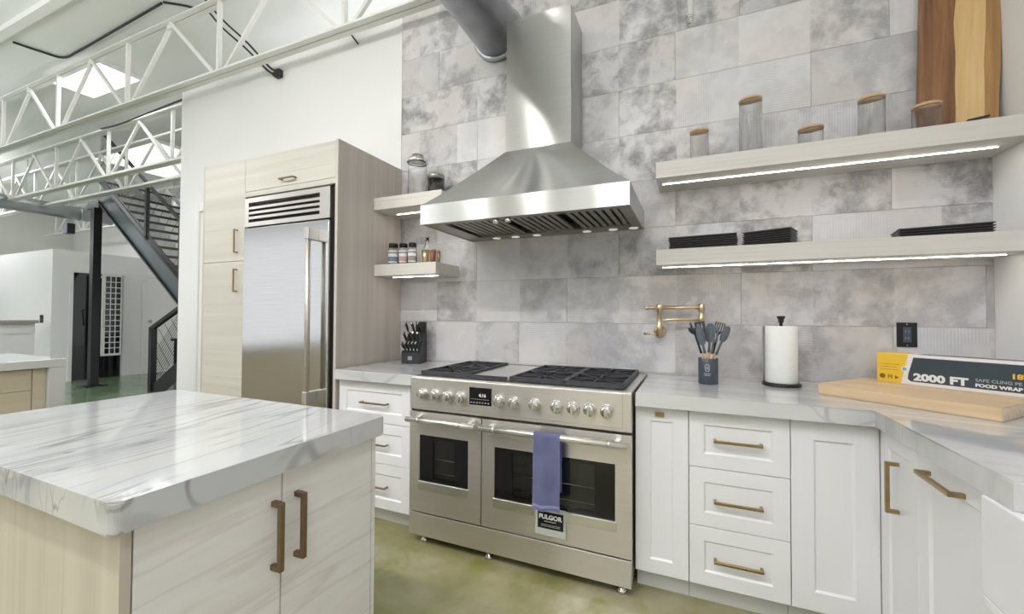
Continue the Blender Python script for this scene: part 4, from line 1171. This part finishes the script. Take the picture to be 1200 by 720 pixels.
# ceiling lights: low bay fixtures hung under the deck, each with its own lamp
def ceiling_light(x, y, lx, ly, label, power, z=CEIL - .06):
    t = thing('ceiling_light', label, 'ceiling light', (x, y, z), 0, 'long ceiling lights')
    mb = MB(); mb.box((x - lx / 2 - .02, y - ly / 2 - .02, z), (x + lx / 2 + .02, y + ly / 2 + .02, CEIL - .001), .004); mb.build('housing', M['trim'], t)
    MB().box((x - lx / 2, y - ly / 2, z - .012), (x + lx / 2, y + ly / 2, z + .002), .003).build('diffuser', M['lamp'], t)
    ld = bpy.data.lights.new('lamp', 'AREA'); ld.shape = 'RECTANGLE'; ld.size = lx; ld.size_y = ly; ld.energy = power; ld.color = (.98, .98, 1)
    lo = bpy.data.objects.new('lamp', ld); COL.objects.link(lo); lo.parent = t; lo.location = (0, 0, -.02)
LP = 40
ceiling_light(-7.05, 2.75, 1.1, .42, 'bright ceiling light glowing behind the nearest truss', LP * .4)
ceiling_light(-9.6, 4.75, 2.0, 1.2, 'broad ceiling light above the black staircase', LP * .35)
ceiling_light(-13.2, 3.0, 1.2, .3, 'distant ceiling light at the left edge', LP * 4)
# added unseen fill lamps with an upward glow that brightens the ceiling and rooms
def fill_pendant(x, y, z, up_w, down_w, label):
    t = thing('fill_lamp', label, 'fill light', (x, y, z), 0, 'added unseen fill lamps')
    MB().box((x - .06, y - .6, z - .03), (x + .06, y + .6, z + .03), .004).build('housing', M['trim'], t)
    MB().box((x - .05, y - .59, z - .034), (x + .05, y + .59, z - .0305)).build('lower_diffuser', M['lamp'], t)
    mb = MB()
    for k in (-.5, .5): mb.tube([(x, y + k, z + .03), (x, y + k, CEIL)], .004, 6)
    mb.build('hanging_wire', M['steel_light'], t)
    for sgn, pw, sx in ((1, up_w, 1.2), (-1, down_w, .1)):
        if pw <= 0: continue
        ld = bpy.data.lights.new('lamp', 'AREA'); ld.shape = 'RECTANGLE'; ld.size = .5 if sgn > 0 else .1; ld.size_y = 1.2; ld.energy = pw; ld.color = (.96, .955, 1)
        lo = bpy.data.objects.new('lamp', ld); COL.objects.link(lo); lo.parent = t; lo.location = (0, 0, .035 * sgn)
        if sgn > 0: lo.rotation_euler = (math.pi, 0, 0)
UPW = 55; SPOT = 20
for n_, (x, y, q) in enumerate(((-1.0, -2.6, 1), (.3, -1.0, .7), (-3.9, -.8, 1), (-2.2, -4.6, 1), (-6.0, .2, .5), (-8.8, .6, .75), (-12.5, 1.0, 1.2), (-5.2, -3.4, 1.2))):
    fill_pendant(x, y, 3.3, UPW * q, 28, 'added unseen fill lamp, %s behind the camera position' % ['nearest', 'right-hand', 'left-hand', 'farther central', 'hall-side', 'far hall', 'farthest hall', 'farther left-hand'][n_])

fill_pendant(-15.2, 2.2, 3.3, 90, 90, 'added unseen fill lamp at the far end of the hall')  # added out of view to brighten the far wall
for n_, (x, y) in enumerate(((-3.4, 4.6), (-1.0, 4.6))):  # hidden lamps added behind the wall to lift the ceiling beyond
    fill_pendant(x, y, 3.2, 60, 20, 'added unseen fill lamp in the next room behind the %s wall' % ['white', 'tiled'][n_])
# small intense track spots over the island aisle (they draw the streaks on the brushed hood)
for n_, (x, y) in enumerate(((-2.65, -.45), (-1.82, -.43), (-1.56, -.40), (-.87, -.46))):
    t = thing('track_spotlight', 'small white track spotlight, %s from the left over the aisle behind the camera' % ['first', 'second', 'third', 'fourth'][n_], 'spotlight', (x, y, 3.7), 0, 'track spotlights')
    MB().lathe([(.05, 3.70), (.055, 3.72), (.055, 3.86), (.02, 3.88)], (x, y, 0), 18).build('lamp_can', M['trim'], t)
    MB().tube([(x, y, 3.88), (x, y, CEIL)], .012, 8).build('stem', M['trim'], t)
    ld = bpy.data.lights.new('lamp', 'AREA'); ld.shape = 'DISK'; ld.size = .09; ld.energy = SPOT; ld.color = (1, .98, .95)
    lo = bpy.data.objects.new('lamp', ld); COL.objects.link(lo); lo.parent = t; lo.location = (0, 0, -.012); lo.rotation_euler = (R(35), 0, 0)
YB = -7.0
struct(MB().box((-9.0, YB - .15, 0), (XR + .2, YB, CEIL)), 'wall_front', M['wall_far'])

# cables
def cable(pts, r, label, name='cable'):
    P = [Vector(p) for p in pts]; out = []
    for i in range(len(P) - 1):
        p0, p1, p2, p3 = P[max(i - 1, 0)], P[i], P[i + 1], P[min(i + 2, len(P) - 1)]
        for k in range(6):
            u = k / 6
            out.append(.5 * ((2 * p1) + (p2 - p0) * u + (2 * p0 - 5 * p1 + 4 * p2 - p3) * u * u + (3 * p1 - p0 - 3 * p2 + p3) * u ** 3))
    out.append(P[-1])
    o = MB().tube(out, r, 6).build(name, M['rubber'], None, origin=P[0])
    return setp(o, label, 'cable')
cz = CEIL - .015
cable([(-6.98, 2.02, cz), (-6.93, 2.22, cz), (-6.85, 2.38, cz), (-6.5, 2.39, cz), (-5.6, 2.36, cz), (-4.75, 2.33, cz)], .012, 'long dark cable clipped along the ceiling behind the nearest truss')
cable([(-4.72, 2.33, cz), (-4.55, 2.42, cz - .02), (-4.42, 2.52, cz - .03), (-4.30, 2.47, cz - .02), (-4.05, 2.36, cz)], .011, 'dark cable looping over from the ceiling run')
cable([(-4.30, 2.50, cz - .03), (-4.1, 2.52, 4.05), (-3.8, 2.55, 3.78), (-3.55, 2.58, 3.52), (-3.46, 2.585, 3.46)], .009, 'upper of two parallel black cables dropping to the white wall')
cable([(-4.34, 2.50, cz - .06), (-4.13, 2.52, 4.00), (-3.83, 2.55, 3.74), (-3.57, 2.58, 3.49), (-3.49, 2.585, 3.44)], .009, 'lower of two parallel black cables dropping to the white wall')
t = thing('cable_connector', 'black cable connector at the end of the twin cables on the white wall', 'connector', (-3.44, 2.6, 3.44))
MB().box((-3.475, 2.572, 3.40), (-3.405, 2.619, 3.47), .006).build('connector_body', M['black'], t)
MB().lathe([(.016, -3.50), (.012, -3.475)], (0, 2.59, 3.44), 10, 'X').build('strain_relief', M['rubber'], t)
cable([(-2.60, 2.58, 3.60), (-2.56, 2.595, 3.54), (-2.51, 2.60, 3.475)], .007, 'short thin cable end hanging over the white wall near the tiles')
cable([(-7.75, 3.10, 3.885), (-7.2, 3.09, 3.86), (-6.4, 3.09, 3.895), (-5.7, 3.10, 3.925)], .012, 'dark cable tied along the second truss')

# ================================================================== BLACK STEEL STAIRCASE
t = thing('staircase', 'black steel staircase with mesh railings behind the end of the white wall', 'staircase', (-8.4, 4.3, 0))
ya, ybk = 3.73, 4.83
zt_, zl = 3.20, 1.42; x_t, x_l = -9.32, -6.95
sl = (zt_ - zl) / (x_l - x_t)
zs_ = lambda x: zt_ - (x - x_t) * sl
# upper flight stringers
for y, nm in ((ya, 'stringer'), (ybk, 'stringer')):
    mb = MB()
    mb.hexa([(x_t, y, zs_(x_t) - .03), (x_l, y, zs_(x_l) - .03), (x_l, y + .012, zs_(x_l) - .03), (x_t, y + .012, zs_(x_t) - .03),
             (x_t, y, zs_(x_t) + .30), (x_l, y, zs_(x_l) + .30), (x_l, y + .012, zs_(x_l) + .30), (x_t, y + .012, zs_(x_t) + .30)])
    mb.build(nm, M['stringer'], t)
    fl = MB()
    for o_ in (-.06, .30):
        fl.hexa([(x_t, y - .03, zs_(x_t) + o_), (x_l, y - .03, zs_(x_l) + o_), (x_l, y + .04, zs_(x_l) + o_), (x_t, y + .04, zs_(x_t) + o_),
                 (x_t, y - .03, zs_(x_t) + o_ + .03), (x_l, y - .03, zs_(x_l) + o_ + .03), (x_l, y + .04, zs_(x_l) + o_ + .03), (x_t, y + .04, zs_(x_t) + o_ + .03)])
    fl.build('stringer_flange', M['black_steel'], t)
ns = 11
for k in range(ns):
    x = x_t + (x_l - x_t) * (k + .3) / ns; z = zs_(x) + .12
    MB().box((x - .03, ya + .015, z - .02), (x + .24, ybk - .003, z + .02)).build('tread', M['black_steel'], t)
    MB().box((x + .222, ya + .015, z - .135), (x + .232, ybk - .003, z - .0205)).build('riser', M['riser'], t)
# rails, posts and mesh, upper flight
def hand(y, x0, x1, dz, r=.022):
    return MB().bar((x0, y, zs_(x0) + dz), (x1, y, zs_(x1) + dz), r * 2, r * 2)
hand(ya, -9.9, -6.95, 1.18, .02).build('handrail', M['black_steel'], t)
hand(ya, x_t, -6.95, .40, .012).build('lower_rail', M['black_steel'], t)
hand(ybk, -9.5, -6.95, 1.18, .02).build('handrail', M['black_steel'], t)
for x in (-7.88, -6.98):
    MB().box((x - .025, ya - .025, zs_(x) + .28), (x + .025, ya + .025, zs_(x) + 1.18)).build('railing_post', M['black_steel'], t)
def mesh_panel(y, xa, xb, fa, fb, step=.16, r=.0022):
    mb = MB()
    for s_ in (-1, 1):
        q = xa - 1.2
        while q < xb + 1.2:
            pts = []
            for k in range(25):
                x = xa + (xb - xa) * k / 24; z = fa(x) + 0; zz = (x - q) * s_ * 1.0
                lo, hi = fa(x), fb(x); zc = lo + ((x - q) * s_ - (lo - fa(q))) if False else None
                z_ = fa(q) + (x - q) * (s_ * 1.0) + .0
                if lo <= z_ <= hi: pts.append((x, y, z_))
            if len(pts) > 1: mb.bar(pts[0], pts[-1], r * 2)
            q += step
    return mb
for y in (ya, ybk):
    o = mesh_panel(y, x_t, -6.95, lambda x: zs_(x) + .40, lambda x: zs_(x) + 1.16).build('mesh_infill', M['black_steel'], t); o['kind'] = 'stuff'
# top landing and its guard
MB().box((-9.72, ya, 3.06), (-9.34, 5.2, 3.20)).build('landing', M['black_steel'], t)
mb = MB(); mb.bar((-9.40, ya, 3.53), (-9.40, 4.9, 3.55), .03); mb.bar((-9.72, ya, 4.0), (-9.4, ya, 4.0), .03)
mb.build('landing_rail', M['black_steel'], t)
mb = MB()
for k in range(22):
    y = ya + .05 * k
    mb.bar((-9.40, y, 3.2), (-9.40, min(y + .33, 4.85), min(3.53, 3.2 + max(0, 4.85 - y))), .007); mb.bar((-9.40, y, 3.53), (-9.40, min(y + .33, 4.85), max(3.2, 3.53 - max(0, 4.85 - y))), .007)
o = mb.build('mesh_infill', M['black_steel'], t); o['kind'] = 'stuff'
# column
MB().box((-9.47, 3.68, .012), (-9.36, 3.79, 3.06)).build('column', M['black_steel'], t)
MB().box((-9.56, 3.59, 0), (-9.27, 3.88, .012)).build('base_plate', M['black_steel'], t)
MB().box((-7.32, ybk - .03, 0), (-7.20, ybk + .07, zs_(-7.26) - .06)).build('column', M['black_steel'], t)
# lower flight
yl = 3.885; xs0 = -7.97; sl2 = .62
zl2 = lambda x: (x - xs0) * sl2
mb = MB(); mb.hexa([(xs0, yl, .0), (xs0 + .3, yl, 0), (xs0 + .3, yl + .02, 0), (xs0, yl + .02, 0), (xs0, yl, .10), (xs0 + .3, yl, zl2(xs0 + .3) + .1), (xs0 + .3, yl + .02, zl2(xs0 + .3) + .1), (xs0, yl + .02, .10)])
mb.hexa([(xs0 + .3, yl, .0), (-5.8, yl, zl2(-5.8) - .18), (-5.8, yl + .02, zl2(-5.8) - .18), (xs0 + .3, yl + .02, 0), (xs0 + .3, yl, zl2(xs0 + .3) + .1), (-5.8, yl, zl2(-5.8) + .1), (-5.8, yl + .02, zl2(-5.8) + .1), (xs0 + .3, yl + .02, zl2(xs0 + .3) + .1)])
mb.build('stringer', M['black_steel'], t)
MB().box((xs0 - .06, yl - .03, 0), (xs0 + .02, yl + .05, 1.03)).build('newel_post', M['black_steel'], t)
MB().bar((xs0 - .02, yl, 1.01), (-5.8, yl, 1.01 + (-5.8 - xs0) * .45), .06).build('handrail', M['black_steel'], t)
o = mesh_panel(yl, xs0 + .04, -6.6, lambda x: zl2(x) + .12, lambda x: 1.0 + (x - xs0) * .45, .15).build('mesh_infill', M['black_steel'], t); o['kind'] = 'stuff'
for k in range(7):
    x = xs0 + .12 + k * .28; z = zl2(x) + .12
    MB().box((x, yl + .022, z - .02), (x + .27, yl + .60, z + .012)).build('tread', M['black_steel'], t)

# black table behind the stairs with a small ornament
t = thing('console_table', 'black console table with arched legs seen through the stair mesh', 'table', (-8.75, 5.05, 0))
MB().box((-9.6, 4.98, .70), (-8.0, 5.35, .75), .004).build('table_top', M['black_steel'], t)
for x in (-9.45, -8.85, -8.25):
    mb = MB(); mb.box((x - .07, 5.0, 0), (x - .03, 5.06, .70)); mb.box((x + .17, 5.0, 0), (x + .21, 5.06, .70))
    n = 8; A = [(x + .07 + .10 * math.cos(math.pi * k / n), .58 + .10 * math.sin(math.pi * k / n)) for k in range(n + 1)]
    for (xa_, za_), (xb_, zb_) in zip(A, A[1:]): mb.hexa([(xa_, 5.0, za_), (xb_, 5.0, zb_), (xb_, 5.06, zb_), (xa_, 5.06, za_), (xa_, 5.0, .70), (xb_, 5.0, .70), (xb_, 5.06, .70), (xa_, 5.06, .70)])
    mb.build('arched_leg', M['black_steel'], t)
t = thing('ornament', 'small reddish-brown ornament standing on the black console table', 'ornament', (-9.3, 5.12, .75))
MB().lathe([(.0, .7505), (.07, .7505), (.08, .78), (.05, .84), (.075, .90), (.04, .96), (.0, .98)], (-9.3, 5.12, 0), 14, cap=False).build('ornament_body', M['coppery'], t)
MB().lathe([(.03, .97), (.05, 1.0), (.0, 1.04)], (-9.3, 5.12, 0), 12).build('ornament_top', M['coppery'], t)

# white-framed grid panel in front of the black doorway
t = thing('gridded_glass_panel', 'white-framed gridded panel of dark panes hung before the black doorway', 'window panel', (-10.2, 4.4, .42))
gx = -10.22; g0, g1, gz0_, gz1_ = 4.16, 4.45, .44, 1.98
mb = MB(); mb.box((gx - .02, g0, gz0_), (gx + .02, g0 + .045, gz1_)); mb.box((gx - .02, g1 - .012, gz0_), (gx + .02, g1, gz1_)); mb.box((gx - .02, g0 + .045, gz0_), (gx + .02, g1 - .012, gz0_ + .04)); mb.box((gx - .02, g0 + .045, gz1_ - .03), (gx + .02, g1 - .012, gz1_))
mb.build('frame', M['trim'], t)
ys = [g0 + .045 + (g1 - g0 - .057) * k / 3 for k in range(4)]; zs2 = [gz0_ + .04 + (gz1_ - gz0_ - .07) * k / 14 for k in range(15)]
for y in ys[1:3]: MB().box((gx - .012, y - .006, zs2[0]), (gx + .014, y + .006, zs2[-1])).build('muntin', M['trim'], t)
for z in zs2[1:-1]: MB().box((gx - .011, ys[0], z - .007), (gx + .013, ys[-1], z + .007)).build('muntin', M['trim'], t)
for a in range(3):
    for b in range(14): MB().box((gx - .006, ys[a] + .002, zs2[b] + .002), (gx + .002, ys[a + 1] - .002, zs2[b + 1] - .002)).build('pane', M['display'], t)
MB().tube([(gx + .02, g0 + .02, 1.32), (gx + .07, g0 - .02, 1.31), (gx + .07, g0 + .0, 1.02), (gx + .02, g0 + .02, 1.0)], .014, 8).build('bar_handle', M['trim'], t)
MB().box((XP - .07, g0 + .05, gz1_ - .05), (gx, g0 + .10, gz1_ - .02)).build('hanging_bracket', M['trim'], t)

# half-height bar, far cabinet, outlet, duct, speaker
t = thing('bar_counter', 'white half-height bar wall with grey ledge at the far left', 'counter', (-10.6, 2.6, 0))
MB().box((-10.62, 1.5, 0), (-10.48, 3.38, 1.07)).build('bar_wall', M['trim'], t)
MB().box((-10.72, 1.45, 1.0705), (-10.40, 3.40, 1.125), .004).build('bar_ledge', M['labelgrey'], t)
mb = MB(); mb.box((-10.48, 1.5, .90), (-10.465, 3.38, .96)); mb.box((-10.48, 1.5, .02), (-10.465, 3.38, .12)); mb.build('panel_trim', M['trim'], t)
t = thing('wall_cabinet', 'white wall cabinet with a dark appliance niche at the far left edge', 'cabinet', (-13.2, 2.9, 1.5))
MB().box((-13.398, 1.6, 1.52), (-13.0, 3.42, 2.72), .004).build('cabinet_body', M['cab'], t)
for y in (2.2, 2.81): MB().box((-13.0, y + .005, 1.53), (-12.98, y + .60, 2.71), .003).build('cabinet_door', M['cab'], t)
mb = MB(); mb.tube([(-12.97, 3.33, 1.60), (-12.97, 3.33, 1.70)], .012, 6); mb.build('pull', M['steel_dark'], t)
t = thing('microwave', 'dark glass-fronted appliance below the far white wall cabinet', 'microwave', (-13.2, 2.9, 1.2))
MB().box((-13.398, 2.3, 1.28), (-13.02, 3.36, 1.515), .004).build('housing', M['steel_dark'], t)
MB().box((-13.02, 2.34, 1.30), (-13.005, 3.30, 1.50), .002).build('dark_door', M['display'], t)
t = thing('back_counter', 'pale back counter below the far wall cabinet', 'counter', (-13.1, 2.6, 0))
MB().box((-13.398, 1.2, 0), (-12.8, 3.55, .87)).build('counter_body', M['cab'], t); MB().box((-13.398, 1.15, .8705), (-12.76, 3.56, .91), .003).build('counter_top', M['marble_back'], t)
t = thing('wall_outlet', 'small dark outlet plate on the far white partition corner', 'outlet', (-10.75, 3.56, 1.12))
MB().box((-10.86, 3.557, 1.07), (-10.74, 3.5645, 1.21), .001).build('cover_plate', M['display'], t)
MB().box((-10.83, 3.555, 1.11), (-10.77, 3.5568, 1.17)).build('socket', M['speaker'], t)
t = thing('air_duct', 'long grey round duct crossing the far room below the trusses', 'duct', (-11, 3.5, 3.2))
MB().lathe([(.13, -1.0), (.13, 4.6)], (-11, 0, 3.19), 24, 'Y').build('duct_pipe', M['duct_far'], t)
for y in (.5, 1.7, 2.9, 4.1): MB().lathe([(.131, y - .01), (.138, y), (.131, y + .01)], (-11, 0, 3.19), 24, 'Y', cap=False).build('seam_band', M['duct_far'], t)
mb = MB()
for y in (1.2, 3.4): mb.tube([(-11, y, 3.32), (-11, y, CEIL)], .006, 6)
mb.build('hanger_rod', M['truss'], t)
t = thing('wall_speaker', 'small dark speaker mounted high in the far room', 'speaker', (-11.2, 4.1, 2.9))
MB().box((-11.3, 3.98, 2.80), (-11.12, 4.10, 3.0), .005).build('speaker_cabinet', M['speaker'], t)
MB().box((-11.118, 3.99, 2.815), (-11.11, 4.09, 2.985), .002).build('speaker_grille', M['black'], t)
MB().tube([(-11.22, 4.04, 3.0), (-11.22, 4.04, CEIL)], .012, 8).build('drop_rod', M['truss'], t)
